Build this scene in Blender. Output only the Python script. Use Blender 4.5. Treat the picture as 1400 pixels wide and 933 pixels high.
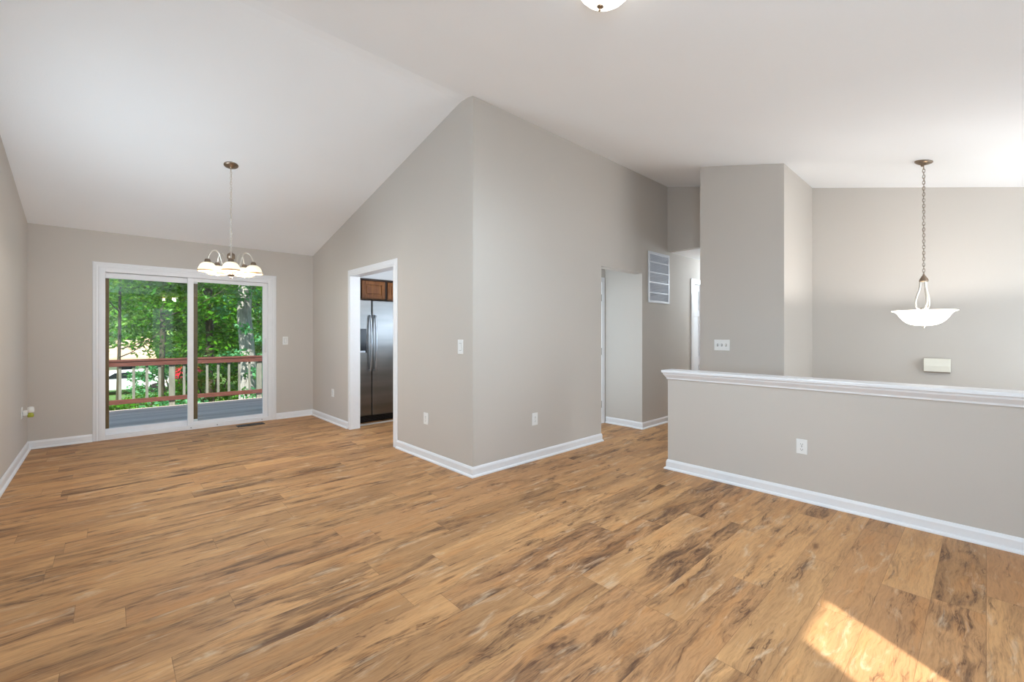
import bpy, bmesh, math, random
import numpy as np
from mathutils import Vector, Matrix

# ------------------------------------------------------------------ clearing
for o in list(bpy.data.objects):
    bpy.data.objects.remove(o, do_unlink=True)
SC = bpy.context.scene
COL = SC.collection
PI = math.pi
random.seed(7)

# ------------------------------------------------------------------ camera
FPX = 597.0                         # focal length in pixels of the 1400 px wide frame
YAW = math.atan(557 / 597.0)        # clockwise from +Y
HCAM = 1.31
cam_d = bpy.data.cameras.new('camera')
cam = bpy.data.objects.new('camera', cam_d)
COL.objects.link(cam)
cam_d.sensor_fit = 'HORIZONTAL'
cam_d.sensor_width = 36.0
cam_d.lens = 36.0 * FPX / 1400.0
cam_d.shift_y = -(466.5 - 456.3) / 1400.0
cam_d.clip_start = 0.05
cam_d.clip_end = 400
cam.location = (0, 0, HCAM)
cam.rotation_euler = (PI / 2, 0, -YAW)
SC.camera = cam

# ------------------------------------------------------------------ view
SC.view_settings.view_transform = 'Standard'
SC.view_settings.look = 'None'
SC.view_settings.gamma = 1.0
SC.view_settings.use_curve_mapping = False
SC.view_settings.exposure = 0.46
SC.cycles.use_denoising = True
SC.cycles.max_bounces = 10
SC.cycles.diffuse_bounces = 6
SC.cycles.glossy_bounces = 4
SC.cycles.transparent_max_bounces = 12
SC.cycles.sample_clamp_indirect = 6.0

# ------------------------------------------------------------------ world and sun
W = bpy.data.worlds.new('sky')
SC.world = W
W.use_nodes = True
wn = W.node_tree.nodes
bg = wn['Background']
sky = wn.new('ShaderNodeTexSky')
sky.sky_type = 'HOSEK_WILKIE'
sky.turbidity = 3.0
sky.ground_albedo = 0.3
SUN_H = Vector((0.53, 0.85, 0)).normalized()      # the way sunlight travels over the ground
SUN_EL = math.radians(42)
SUN_DIR = Vector((SUN_H.x * math.cos(SUN_EL), SUN_H.y * math.cos(SUN_EL), -math.sin(SUN_EL)))
sky.sun_direction = -SUN_DIR
W.node_tree.links.new(sky.outputs[0], bg.inputs[0])
bg.inputs[1].default_value = 5.5

sun_d = bpy.data.lights.new('sun', 'SUN')
sun_d.energy = 7.5
sun_d.angle = math.radians(0.9)
sun_d.color = (1.0, 0.97, 0.93)
sun = bpy.data.objects.new('sun', sun_d)
COL.objects.link(sun)
sun.rotation_euler = SUN_DIR.to_track_quat('-Z', 'Y').to_euler()
sun.location = (0, -6, 8)


def area(name, loc, direction, sx, sy, power, color=(1, 1, 1), spread=PI):
    d = bpy.data.lights.new(name, 'AREA')
    d.shape = 'RECTANGLE'
    d.size = sx
    d.size_y = sy
    d.energy = power
    d.color = color
    d.spread = spread
    o = bpy.data.objects.new(name, d)
    COL.objects.link(o)
    o.location = loc
    o.rotation_euler = Vector(direction).to_track_quat('-Z', 'Y').to_euler()
    return o


def point(name, loc, power, color=(1, 1, 1), radius=0.04):
    d = bpy.data.lights.new(name, 'POINT')
    d.energy = power
    d.color = color
    d.shadow_soft_size = radius
    o = bpy.data.objects.new(name, d)
    COL.objects.link(o)
    o.location = loc
    return o


COOL = (0.62, 0.82, 1.0)
# added fill lamps, out of view, standing in for daylight from left and entry
area('fill_lamp_rear', (-0.5, -0.5, 1.4), (1, 0, 0.7), 1.1, 1.3, 70, COOL)
area('fill_lamp_dining', (-0.5, 4.5, 1.4), (1, 0.15, 0.28), 1.3, 1.3, 24, (0.68, 0.86, 1.0))
area('fill_lamp_entry', (5.15, -1.22, 1.2), (0, 1, 0.1), 1.6, 2.2, 26, (0.8, 0.91, 1.0))

# rooms off the picture
area('kitchen_daylight', (3.95, 4.6, 1.5), (-0.7, 0.4, 0.8), 1.2, 1.0, 17, (0.66, 0.83, 1.0))
point('kitchen_fill_lamp', (3.3, 4.0, 2.1), 14, (0.85, 0.93, 1.0), 0.15)  # unseen fill lamp with no fixture, added to brighten the kitchen
area('nook_fill_lamp', (4.16, 3.5, 1.25), (1, 0, 0), 0.36, 1.9, 6.8, (0.74, 0.89, 1.0))  # added fill panel hidden by the jamb, brightens the nook wall
point('hall_ceiling_lamp', (8.1, 2.62, 2.2), 40, (0.74, 0.88, 1.0), 0.1)

# ------------------------------------------------------------------ materials


def lin(r, g, b):
    f = lambda c: (c / 255 / 12.92) if c / 255 <= 0.04045 else ((c / 255 + 0.055) / 1.055) ** 2.4
    return (f(r), f(g), f(b), 1.0)


class NT:
    """small helper to write node trees"""

    def __init__(self, name):
        self.m = bpy.data.materials.new(name)
        self.m.use_nodes = True
        self.t = self.m.node_tree
        self.n = self.t.nodes
        self.bsdf = self.n['Principled BSDF']
        self.out = self.n['Material Output']

    def link(self, a, b):
        self.t.links.new(a, b)

    def put(self, sock, v):
        if isinstance(v, bpy.types.NodeSocket):
            self.link(v, sock)
        else:
            sock.default_value = v

    def math(self, op, a, b=0.0, c=None, clamp=False):
        n = self.n.new('ShaderNodeMath')
        n.operation = op
        n.use_clamp = clamp
        self.put(n.inputs[0], a)
        self.put(n.inputs[1], b)
        if c is not None:
            self.put(n.inputs[2], c)
        return n.outputs[0]

    def obj(self):
        return self.n.new('ShaderNodeTexCoord').outputs['Object']

    def sep(self, v):
        n = self.n.new('ShaderNodeSeparateXYZ')
        self.put(n.inputs[0], v)
        return n.outputs

    def comb(self, x, y, z=0.0):
        n = self.n.new('ShaderNodeCombineXYZ')
        for i, v in enumerate((x, y, z)):
            self.put(n.inputs[i], v)
        return n.outputs[0]

    def mapping(self, v, scale=(1, 1, 1), rot=(0, 0, 0)):
        n = self.n.new('ShaderNodeMapping')
        self.put(n.inputs[0], v)
        n.inputs['Scale'].default_value = scale
        n.inputs['Rotation'].default_value = rot
        return n.outputs[0]

    def noise(self, v, scale=1.0, detail=4.0, rough=0.55, dist=0.0):
        n = self.n.new('ShaderNodeTexNoise')
        self.put(n.inputs['Vector'], v)
        n.inputs['Scale'].default_value = scale
        n.inputs['Detail'].default_value = detail
        n.inputs['Roughness'].default_value = rough
        n.inputs['Distortion'].default_value = dist
        return n.outputs[0]

    def voronoi(self, v, scale=1.0):
        n = self.n.new('ShaderNodeTexVoronoi')
        self.put(n.inputs['Vector'], v)
        n.inputs['Scale'].default_value = scale
        return n.outputs['Distance']

    def white(self, v):
        n = self.n.new('ShaderNodeTexWhiteNoise')
        n.noise_dimensions = '3D'
        self.put(n.inputs['Vector'], v)
        return n.outputs['Value']

    def ramp(self, fac, stops, interp='LINEAR'):
        n = self.n.new('ShaderNodeValToRGB')
        self.put(n.inputs[0], fac)
        e = n.color_ramp.elements
        n.color_ramp.interpolation = interp
        while len(e) < len(stops):
            e.new(0.5)
        for i, (p, c) in enumerate(stops):
            e[i].position = p
            e[i].color = c
        return n.outputs[0]

    def smooth(self, v, a, b):
        n = self.n.new('ShaderNodeMapRange')
        n.interpolation_type = 'SMOOTHSTEP'
        self.put(n.inputs[0], v)
        n.inputs[1].default_value = a
        n.inputs[2].default_value = b
        n.inputs[3].default_value = 0
        n.inputs[4].default_value = 1
        return n.outputs[0]

    def mix(self, f, a, b, blend='MIX'):
        n = self.n.new('ShaderNodeMix')
        n.data_type = 'RGBA'
        n.blend_type = blend
        self.put(n.inputs[0], f)
        self.put(n.inputs[6], a)
        self.put(n.inputs[7], b)
        return n.outputs[2]

    def bump(self, h, strength=0.1, dist=0.01):
        n = self.n.new('ShaderNodeBump')
        n.inputs['Strength'].default_value = strength
        n.inputs['Distance'].default_value = dist
        self.put(n.inputs['Height'], h)
        self.link(n.outputs[0], self.bsdf.inputs['Normal'])

    def set(self, **k):
        names = dict(color='Base Color', rough='Roughness', metal='Metallic', spec='Specular IOR Level',
                     emit='Emission Color', estr='Emission Strength', coat='Coat Weight', aniso='Anisotropic',
                     sub='Subsurface Weight')
        for a, v in k.items():
            self.put(self.bsdf.inputs[names[a]], v)
        return self


def plain(name, rgb, rough=0.5, metal=0.0, var=0.03, scale=30.0, spec=0.5, bump=0.0):
    t = NT(name)
    c = lin(*rgb)
    n = t.noise(t.obj(), scale, 3)
    lo = tuple(x * (1 - var) for x in c[:3]) + (1,)
    hi = tuple(min(1, x * (1 + var)) for x in c[:3]) + (1,)
    t.set(color=t.ramp(n, [(0.3, lo), (0.7, hi)]), rough=rough, metal=metal, spec=spec)
    if bump:
        t.bump(n, bump, 0.002)
    return t.m


def paint(name, rgb, bump=0.08, scale=220, rough=0.75):
    t = NT(name)
    c = lin(*rgb)
    o = t.obj()
    n = t.noise(o, 0.8, 2)
    lo = tuple(x * 0.985 for x in c[:3]) + (1,)
    hi = tuple(min(1, x * 1.015) for x in c[:3]) + (1,)
    t.set(color=t.ramp(n, [(0.3, lo), (0.7, hi)]), rough=rough, spec=0.3)
    t.bump(t.noise(o, scale, 3), bump, 0.002)
    return t.m


M = {}
M['wall'] = paint('greige_wall_paint', (202, 195, 187))
M['ceiling'] = paint('white_orange_peel_ceiling', (247, 247, 248), 0.35, 110, 0.9)
M['white_trim'] = plain('white_gloss_trim', (236, 236, 238), 0.35, var=0.01)
M['door_white'] = plain('white_door_paint', (238, 239, 243), 0.4, var=0.01)
M['vinyl'] = plain('white_vinyl_frame', (236, 236, 238), 0.4, var=0.01)
M['bronze'] = plain('tan_bronze_frame', (104, 84, 50), 0.5, var=0.1)
M['nickel'] = plain('brushed_nickel', (224, 218, 208), 0.3, 1.0, 0.06, 60)
M['dark_nickel'] = plain('antique_nickel', (150, 134, 118), 0.32, 1.0, 0.1, 60)
M['hinge'] = plain('dull_hinge_metal', (140, 138, 134), 0.4, 1.0)
M['plate'] = plain('white_plastic_plate', (238, 238, 236), 0.35, var=0.01)
M['slot'] = plain('dark_slot', (70, 68, 66), 0.6)
M['black'] = plain('black_plastic', (14, 14, 16), 0.35, var=0.1)
M['dispenser'] = plain('dark_dispenser_panel', (24, 27, 36), 0.2, var=0.1)
M['register'] = plain('dark_brown_register', (46, 36, 30), 0.45, 0.3, 0.1)
M['grille'] = plain('white_enamel_grille', (226, 228, 234), 0.4, var=0.01)
M['filter'] = plain('pale_grey_filter', (196, 199, 208), 0.9, var=0.06, scale=90)
M['ivory'] = plain('ivory_cover', (232, 228, 214), 0.5, var=0.01)


def m_floor():
    t = NT('oak_plank_floor')
    x, y, z = t.sep(t.obj())
    th = math.radians(-0.4)
    u = t.math('ADD', t.math('MULTIPLY', x, math.cos(th)), t.math('MULTIPLY', y, math.sin(th)))
    v = t.math('ADD', t.math('MULTIPLY', x, -math.sin(th)), t.math('MULTIPLY', y, math.cos(th)))
    PW, PL = 0.186, 1.22
    vr = t.math('DIVIDE', v, PW)
    row = t.math('FLOOR', vr)
    fv = t.math('FRACT', vr)
    off = t.white(t.comb(row, 3.7, 1.1))
    ur = t.math('ADD', t.math('DIVIDE', u, PL), off)
    col = t.math('FLOOR', ur)
    fu = t.math('FRACT', ur)
    idn = t.white(t.comb(row, col, 5.0))
    id2 = t.white(t.comb(row, col, 9.0))
    id3 = t.white(t.comb(row, col, 14.0))
    # base tone of the board
    base = t.ramp(idn, [(0.0, lin(188, 140, 96)), (0.35, lin(202, 153, 104)), (0.7, lin(210, 161, 110)), (1.0, lin(195, 148, 100))])
    ub = t.math('ADD', u, t.math('MULTIPLY', id2, 37.0))
    vb = t.math('ADD', v, t.math('MULTIPLY', id3, 19.0))
    wob = t.math('MULTIPLY', t.math('SUBTRACT', t.noise(t.comb(t.math('MULTIPLY', ub, 3.2), t.math('MULTIPLY', vb, 6.0), idn), 1.0, 3), 0.5), 0.06)
    vw = t.math('ADD', vb, wob)
    # fibres
    g = t.noise(t.comb(t.math('MULTIPLY', ub, 13.0), t.math('MULTIPLY', vw, 150.0), idn), 1.0, 5, 0.7, 0.3)
    g2 = t.noise(t.comb(t.math('MULTIPLY', ub, 5.0), t.math('MULTIPLY', vw, 60.0), id2), 1.0, 4, 0.65, 0.4)
    fib = t.math('ADD', t.math('MULTIPLY', g, 0.55), t.math('MULTIPLY', g2, 0.45))
    # smoky shading in patches that run with the board
    sm = t.noise(t.comb(t.math('MULTIPLY', ub, 1.9), t.math('MULTIPLY', vw, 10.0), idn), 1.0, 6, 0.62, 0.9)
    edge = t.math('SUBTRACT', 1.0, t.smooth(fv, 0.0, 0.5))
    thr = t.math('ADD', sm, t.math('MULTIPLY', t.math('SUBTRACT', id2, 0.5), 0.16))
    thr = t.math('ADD', thr, t.math('MULTIPLY', t.math('MULTIPLY', edge, t.math('SUBTRACT', id3, 0.4)), 0.14))
    thr = t.math('ADD', thr, t.math('MULTIPLY', t.math('SUBTRACT', fib, 0.5), -0.35))
    c = t.mix(t.math('MULTIPLY', t.smooth(thr, 0.45, 0.80), 0.95), base, lin(98, 70, 52))
    # broad soft brown shading
    s2 = t.noise(t.comb(t.math('MULTIPLY', ub, 0.9), t.math('MULTIPLY', vb, 5.0), id3), 1.0, 3, 0.5, 0.5)
    s2 = t.math('ADD', s2, t.math('MULTIPLY', t.math('SUBTRACT', idn, 0.5), 0.25))
    c = t.mix(t.math('MULTIPLY', t.smooth(s2, 0.42, 0.72), 0.42), c, lin(124, 88, 62))
    # dark veins
    vn = t.noise(t.comb(t.math('MULTIPLY', ub, 1.7), t.math('MULTIPLY', vw, 12.0), t.math('ADD', id3, 3.0)), 1.0, 4, 0.55, 1.2)
    vein = t.math('SUBTRACT', 1.0, t.smooth(t.math('ABSOLUTE', t.math('SUBTRACT', vn, 0.52)), 0.0, 0.028))
    vein = t.math('MULTIPLY', vein, t.smooth(sm, 0.47, 0.62))
    c = t.mix(t.math('MULTIPLY', vein, 0.75), c, lin(84, 54, 40))
    # pale grey wash
    ww = t.noise(t.comb(t.math('MULTIPLY', ub, 3.6), t.math('MULTIPLY', vw, 15.0), id3), 1.0, 5, 0.65, 0.6)
    c = t.mix(t.math('MULTIPLY', t.smooth(ww, 0.55, 0.72), 0.6), c, lin(216, 190, 160))
    # warm orange streaks
    oo = t.noise(t.comb(t.math('MULTIPLY', ub, 2.2), t.math('MULTIPLY', vw, 12.0), t.math('ADD', id3, 7.0)), 1.0, 4, 0.55, 0.5)
    c = t.mix(t.math('MULTIPLY', t.smooth(oo, 0.52, 0.7), 0.34), c, lin(200, 138, 80))
    gc = t.ramp(fib, [(0.36, (0.72, 0.68, 0.64, 1)), (0.52, (1.0, 1.0, 1.0, 1)), (0.68, (1.14, 1.12, 1.1, 1))])
    c = t.mix(0.9, c, t.mix(1.0, c, gc, 'MULTIPLY'))
    # knots
    kd = t.voronoi(t.comb(t.math('MULTIPLY', ub, 2.1), t.math('MULTIPLY', vw, 7.5), 0.0), 1.0)
    kn = t.math('ADD', kd, t.math('MULTIPLY', t.math('SUBTRACT', sm, 0.5), 0.5))
    c = t.mix(t.math('MULTIPLY', t.math('SUBTRACT', 1.0, t.smooth(kn, 0.0, 0.13)), 0.65), c, lin(96, 60, 40))
    # seams
    s1 = t.math('LESS_THAN', fv, 0.012)
    s2 = t.math('LESS_THAN', fu, 0.0022)
    seam = t.math('MAXIMUM', s1, s2)
    c = t.mix(t.math('MULTIPLY', seam, 0.4), c, lin(84, 58, 40))
    t.set(color=c, rough=t.math('ADD', 0.42, t.math('MULTIPLY', g, 0.16)), spec=0.3)
    t.bump(t.math('SUBTRACT', g, t.math('MULTIPLY', seam, 1.5)), 0.06, 0.002)
    return t.m


M['floor'] = m_floor()


def m_steel():
    t = NT('brushed_stainless_steel')
    x, y, z = t.sep(t.obj())
    n = t.noise(t.comb(t.math('MULTIPLY', x, 3.0), t.math('MULTIPLY', y, 3.0), t.math('MULTIPLY', z, 160.0)), 1.0, 3)
    w = t.noise(t.comb(t.math('MULTIPLY', x, 0.8), y, t.math('MULTIPLY', z, 6.0)), 1.0, 2)  # horizontal tone bands paint soft reflections into the steel colour
    t.set(color=t.ramp(w, [(0.3, lin(122, 122, 122)), (0.7, lin(146, 145, 144))]), metal=1.0,
          rough=t.math('ADD', 0.24, t.math('MULTIPLY', n, 0.16)))
    t.bump(t.math('ADD', n, t.math('MULTIPLY', w, 3.0)), 0.08, 0.002)
    return t.m


M['steel'] = m_steel()
M['handle_steel'] = plain('satin_steel_handle', (196, 204, 214), 0.3, 1.0, 0.03)


def m_wood(name, a, b, sx, sy, sz, rough=0.5, scale=1.0):
    t = NT(name)
    x, y, z = t.sep(t.obj())
    v = t.comb(t.math('MULTIPLY', x, sx), t.math('MULTIPLY', y, sy), t.math('MULTIPLY', z, sz))
    n = t.noise(v, scale, 6, 0.6, 0.5)
    t.set(color=t.ramp(n, [(0.28, lin(*a)), (0.72, lin(*b))]), rough=rough, spec=0.35)
    t.bump(n, 0.15, 0.003)
    return t.m


M['oak'] = m_wood('honey_oak_cabinet', (112, 64, 30), (176, 112, 60), 22, 22, 4, 0.35)
M['oak_dark'] = plain('cabinet_dark_gap', (52, 30, 18), 0.6)
M['rail_red'] = m_wood('red_brown_stained_rail', (74, 38, 31), (112, 66, 55), 4, 30, 30, 0.6)
M['grey_wood'] = m_wood('weathered_grey_baluster', (98, 98, 88), (142, 142, 128), 30, 30, 4, 0.8)


def m_deck():
    t = NT('weathered_deck_boards')
    x, y, z = t.sep(t.obj())
    r = t.math('DIVIDE', y, 0.14)
    row = t.math('FLOOR', r)
    f = t.math('FRACT', r)
    n = t.noise(t.comb(t.math('MULTIPLY', x, 1.5), t.math('MULTIPLY', y, 22.0), row), 1.0, 5, 0.6)
    c = t.ramp(t.math('ADD', t.math('MULTIPLY', n, 0.7), t.math('MULTIPLY', t.white(t.comb(row, 1, 2)), 0.3)),
               [(0.25, lin(190, 168, 152)), (0.75, lin(244, 226, 212))])
    c = t.mix(t.math('LESS_THAN', f, 0.05), c, lin(40, 38, 36))
    t.set(color=c, rough=0.8)
    return t.m


M['deck'] = m_deck()


def m_glass():
    t = NT('window_glass')
    tr = t.n.new('ShaderNodeBsdfTransparent')
    tr.inputs[0].default_value = (0.97, 0.985, 0.975, 1)
    gl = t.n.new('ShaderNodeBsdfGlossy')
    gl.inputs['Roughness'].default_value = 0.0
    fr = t.n.new('ShaderNodeFresnel')
    fr.inputs[0].default_value = 1.5
    mx = t.n.new('ShaderNodeMixShader')
    ge = t.n.new('ShaderNodeNewGeometry')
    front = t.math('SUBTRACT', 1.0, ge.outputs['Backfacing'])
    t.link(t.math('MULTIPLY', t.math('MULTIPLY', fr.outputs[0], front), 1.7, clamp=True), mx.inputs[0])
    t.link(tr.outputs[0], mx.inputs[1])
    t.link(gl.outputs[0], mx.inputs[2])
    t.link(mx.outputs[0], t.out.inputs[0])
    return t.m


M['glass'] = m_glass()


def m_glow(name, rgb, strength, base=(245, 240, 230)):
    t = NT(name)
    n = t.noise(t.obj(), 25, 2)
    c = lin(*rgb)
    t.set(color=lin(*base), rough=0.3,
          emit=t.ramp(n, [(0.2, tuple(v * 0.92 for v in c[:3]) + (1,)), (0.8, c)]), estr=strength)
    return t.m


M['bowl'] = m_glow('lit_white_glass_bowl', (255, 248, 236), 2.8)
M['dome'] = m_glow('lit_white_glass_dome', (255, 248, 232), 3.0)
M['shade'] = m_glow('lit_cream_glass_shade', (255, 236, 196), 0.5)
M['bulb'] = m_glow('lit_bulb', (255, 206, 128), 8.0)
M['amber'] = plain('amber_glass_band', (196, 150, 92), 0.3, var=0.08)


def m_leaf(name, a, b, c, trans=0.45):
    t = NT(name)
    g = t.n.new('ShaderNodeNewGeometry')
    col = t.ramp(g.outputs['Random Per Island'], [(0.0, lin(*a)), (0.5, lin(*b)), (1.0, lin(*c))])
    df = t.n.new('ShaderNodeBsdfDiffuse')
    tl = t.n.new('ShaderNodeBsdfTranslucent')
    gs = t.n.new('ShaderNodeBsdfGlossy')
    gs.inputs['Roughness'].default_value = 0.45
    t.link(col, df.inputs[0])
    t.link(t.mix(0.5, col, lin(150, 190, 40)), tl.inputs[0])
    mx = t.n.new('ShaderNodeMixShader')
    mx.inputs[0].default_value = trans
    t.link(df.outputs[0], mx.inputs[1])
    t.link(tl.outputs[0], mx.inputs[2])
    m2 = t.n.new('ShaderNodeMixShader')
    m2.inputs[0].default_value = 0.03
    t.link(mx.outputs[0], m2.inputs[1])
    t.link(gs.outputs[0], m2.inputs[2])
    t.link(m2.outputs[0], t.out.inputs[0])
    return t.m


M['leaf'] = m_leaf('deep_green_leaves', (18, 66, 8), (46, 122, 16), (112, 178, 36))
M['leaf_light'] = m_leaf('light_green_leaves', (60, 136, 30), (120, 186, 50), (190, 222, 90))
M['leaf_blue'] = m_leaf('blue_green_leaves', (30, 96, 58), (72, 152, 96), (124, 194, 134))
M['leaf_far'] = m_leaf('bright_far_leaves', (70, 140, 50), (140, 196, 84), (214, 234, 150))
M['bark'] = m_wood('grey_furrowed_bark', (120, 116, 110), (190, 186, 178), 22, 22, 2.5, 0.9)
M['bark_dark'] = m_wood('dark_brown_bark', (40, 38, 28), (84, 78, 58), 20, 20, 2.5, 0.9)


def m_ground():
    t = NT('leafy_ground_cover')
    o = t.obj()
    n = t.noise(o, 1.3, 6, 0.65)
    n2 = t.noise(o, 9.0, 4)
    c = t.ramp(n, [(0.3, lin(58, 92, 38)), (0.55, lin(86, 128, 58)), (0.75, lin(128, 118, 78))])
    t.set(color=t.mix(0.4, c, t.ramp(n2, [(0.3, lin(38, 62, 26)), (0.7, lin(130, 166, 84))])), rough=0.95)
    return t.m


M['ground'] = m_ground()
M['asphalt'] = plain('pale_driveway', (205, 200, 194), 0.9, var=0.08, scale=4)


def m_roof():
    t = NT('tan_shingle_roof')
    x, y, z = t.sep(t.obj())
    r = t.math('FLOOR', t.math('DIVIDE', z, 0.09))
    k = t.math('FLOOR', t.math('DIVIDE', t.math('ADD', x, t.math('MULTIPLY', t.white(t.comb(r, 1, 1)), 0.3)), 0.3))
    t.set(color=t.ramp(t.white(t.comb(r, k, 2)), [(0, lin(206, 172, 140)), (1, lin(232, 200, 168))]), rough=0.9)
    return t.m


M['roof'] = m_roof()
M['siding'] = plain('cream_siding', (226, 218, 202), 0.8, var=0.03)
M['car_white'] = plain('white_car_paint', (232, 234, 238), 0.25, var=0.01)
M['car_red'] = plain('red_car_paint', (178, 34, 40), 0.25, var=0.02)
M['car_glass'] = plain('dark_car_glass', (30, 36, 44), 0.08)
M['tyre'] = plain('black_tyre', (26, 26, 26), 0.85)
M['fresh_white'] = plain('white_diffuser_plastic', (240, 240, 236), 0.35, var=0.01)
M['fresh_oil'] = plain('yellow_green_oil', (176, 180, 60), 0.1, var=0.05)
M['blocker'] = plain('white_sun_blocker', (235, 235, 232), 0.9)

# ------------------------------------------------------------------ mesh helpers


class MB:
    def __init__(self):
        self.v = []
        self.f = []
        self.mi = []
        self.sm = []

    def add(self, vs, fs, mi=0, smooth=False):
        b = len(self.v)
        self.v += [tuple(p) for p in vs]
        for f in fs:
            self.f.append(tuple(b + i for i in f))
            self.mi.append(mi)
            self.sm.append(smooth)
        return self

    def box(self, x0, x1, y0, y1, z0, z1, mi=0):
        vs = [(x0, y0, z0), (x1, y0, z0), (x1, y1, z0), (x0, y1, z0),
              (x0, y0, z1), (x1, y0, z1), (x1, y1, z1), (x0, y1, z1)]
        fs = [(0, 3, 2, 1), (4, 5, 6, 7), (0, 1, 5, 4), (1, 2, 6, 5), (2, 3, 7, 6), (3, 0, 4, 7)]
        return self.add(vs, fs, mi)

    def prism(self, poly, fn, a, b, mi=0):
        """poly: list of 2-D points; fn(p, t) -> 3-D point; extruded from t=a to t=b"""
        n = len(poly)
        vs = [fn(p, a) for p in poly] + [fn(p, b) for p in poly]
        fs = [tuple(range(n - 1, -1, -1)), tuple(range(n, 2 * n))]
        for i in range(n):
            j = (i + 1) % n
            fs.append((i, j, n + j, n + i))
        return self.add(vs, fs, mi)

    def lathe(self, prof, seg=32, origin=(0, 0, 0), axis=None, mi=0, smooth=True, cap=True):
        """prof: list of (r, z)"""
        mat = Matrix.Identity(3)
        if axis is not None:
            mat = Vector((0, 0, 1)).rotation_difference(Vector(axis).normalized()).to_matrix()
        o = Vector(origin)
        vs = []
        for r, z in prof:
            for k in range(seg):
                a = 2 * PI * k / seg
                vs.append(o + mat @ Vector((r * math.cos(a), r * math.sin(a), z)))
        fs = []
        for i in range(len(prof) - 1):
            for k in range(seg):
                l = (k + 1) % seg
                fs.append((i * seg + k, i * seg + l, (i + 1) * seg + l, (i + 1) * seg + k))
        if cap:
            if prof[0][0] > 1e-4:
                fs.append(tuple(range(seg - 1, -1, -1)))
            if prof[-1][0] > 1e-4:
                b = (len(prof) - 1) * seg
                fs.append(tuple(range(b, b + seg)))
        return self.add(vs, fs, mi, smooth)

    def tube(self, pts, r, seg=10, closed=False, mi=0, radii=None):
        P = [Vector(p) for p in pts]
        n = len(P)
        vs, fs = [], []
        up = Vector((0.0, 0.0, 1.0))
        prev = None
        for i in range(n):
            if closed:
                t = (P[(i + 1) % n] - P[i - 1]).normalized()
            else:
                t = (P[min(i + 1, n - 1)] - P[max(i - 1, 0)]).normalized()
            if prev is None:
                ref = up if abs(t.dot(up)) < 0.9 else Vector((1, 0, 0))
                s = t.cross(ref).normalized()
            else:
                s = (prev - t * prev.dot(t)).normalized()
            prev = s
            w = t.cross(s)
            rr = radii[i] if radii else r
            for k in range(seg):
                a = 2 * PI * k / seg
                vs.append(P[i] + (s * math.cos(a) + w * math.sin(a)) * rr)
        m = n if closed else n - 1
        for i in range(m):
            j = (i + 1) % n
            for k in range(seg):
                l = (k + 1) % seg
                fs.append((i * seg + k, i * seg + l, j * seg + l, j * seg + k))
        if not closed:
            fs.append(tuple(range(seg - 1, -1, -1)))
            fs.append(tuple(range((n - 1) * seg, n * seg)))
        return self.add(vs, fs, mi, True)

    def build(self, name, mats, parent=None, bevel=0.0, seg=2, loc=None):
        me = bpy.data.meshes.new(name)
        vs = self.v
        if loc is not None:
            vs = [(x - loc[0], y - loc[1], z - loc[2]) for x, y, z in vs]
        me.from_pydata(vs, [], self.f)
        if not isinstance(mats, (list, tuple)):
            mats = [mats]
        for m in mats:
            me.materials.append(m)
        me.polygons.foreach_set('material_index', self.mi)
        me.polygons.foreach_set('use_smooth', self.sm)
        bm = bmesh.new()
        bm.from_mesh(me)
        bmesh.ops.recalc_face_normals(bm, faces=bm.faces)
        if bevel:
            es = [e for e in bm.edges if len(e.link_faces) == 2 and e.calc_face_angle(0) > 0.6]
            bmesh.ops.bevel(bm, geom=es, offset=bevel, segments=seg, affect='EDGES', profile=0.5)
        bm.to_mesh(me)
        bm.free()
        me.update()
        o = bpy.data.objects.new(name, me)
        COL.objects.link(o)
        if loc is not None:
            o.location = loc
        if parent is not None:
            o.parent = parent
        return o


def tag(o, label=None, cat=None, group=None, kind=None):
    if label:
        o['label'] = label
    if cat:
        o['category'] = cat
    if group:
        o['group'] = group
    if kind:
        o['kind'] = kind
    return o


def empty(name, loc=(0, 0, 0), label=None, cat=None, group=None, rz=0.0, kind=None):
    o = bpy.data.objects.new(name, None)
    COL.objects.link(o)
    o.location = loc
    o.rotation_euler = (0, 0, rz)
    o.empty_display_size = 0.1
    return tag(o, label, cat, group, kind)


def struct(o, label=None, cat=None):
    o['kind'] = 'structure'
    if label:
        o['label'] = label
    if cat:
        o['category'] = cat
    return o


def copy_tree(o, parent=None):
    c = o.copy()
    COL.objects.link(c)
    if parent is not None:
        c.parent = parent
    for ch in [k for k in bpy.data.objects if k.parent == o]:
        copy_tree(ch, c)
    return c


# ------------------------------------------------------------------ the plan (metres)
LX = -0.637      # left wall face
SY = 7.335       # wall of the deck door
KX = 2.455       # kitchen wall facing the dining side
KY = 3.155       # kitchen wall facing the living side
HX = 3.995       # half wall face
HY = 2.065       # free end of the half wall
CX, CY0, CY1 = 5.09, 1.37, 2.232   # closet block beside the hall
FX = 6.2         # far stair wall face
HDX = 6.09       # header over the hall
FY = -1.28       # street wall face (behind the camera)
HALLZ = 2.52     # hall and kitchen ceiling height


def zc(y):
    pts = [(-1.6, 3.485 - 0.238 * 4.78), (3.18, 3.485), (3.235, 3.494), (3.32, 3.494), (3.385, 3.485),
           (7.6, 3.485 - 0.2343 * 4.215)]
    for (a, za), (b, zb) in zip(pts, pts[1:]):
        if y <= b:
            return za + (zb - za) * (y - a) / (b - a)
    return pts[-1][1]


RIDGE = [3.18, 3.235, 3.32, 3.385]


def yz(x0, x1):
    return (lambda p, t: (t, p[0], p[1])), x0, x1


def wall_profile(y0, y1, z0, up=0.03):
    ys = [y0] + [r for r in RIDGE if y0 < r < y1] + [y1]
    return [(y0, z0), (y1, z0)] + [(y, zc(y) + up) for y in reversed(ys)]


FNX = lambda p, t: (t, p[0], p[1])     # profile in (y, z), extruded along x

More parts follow.
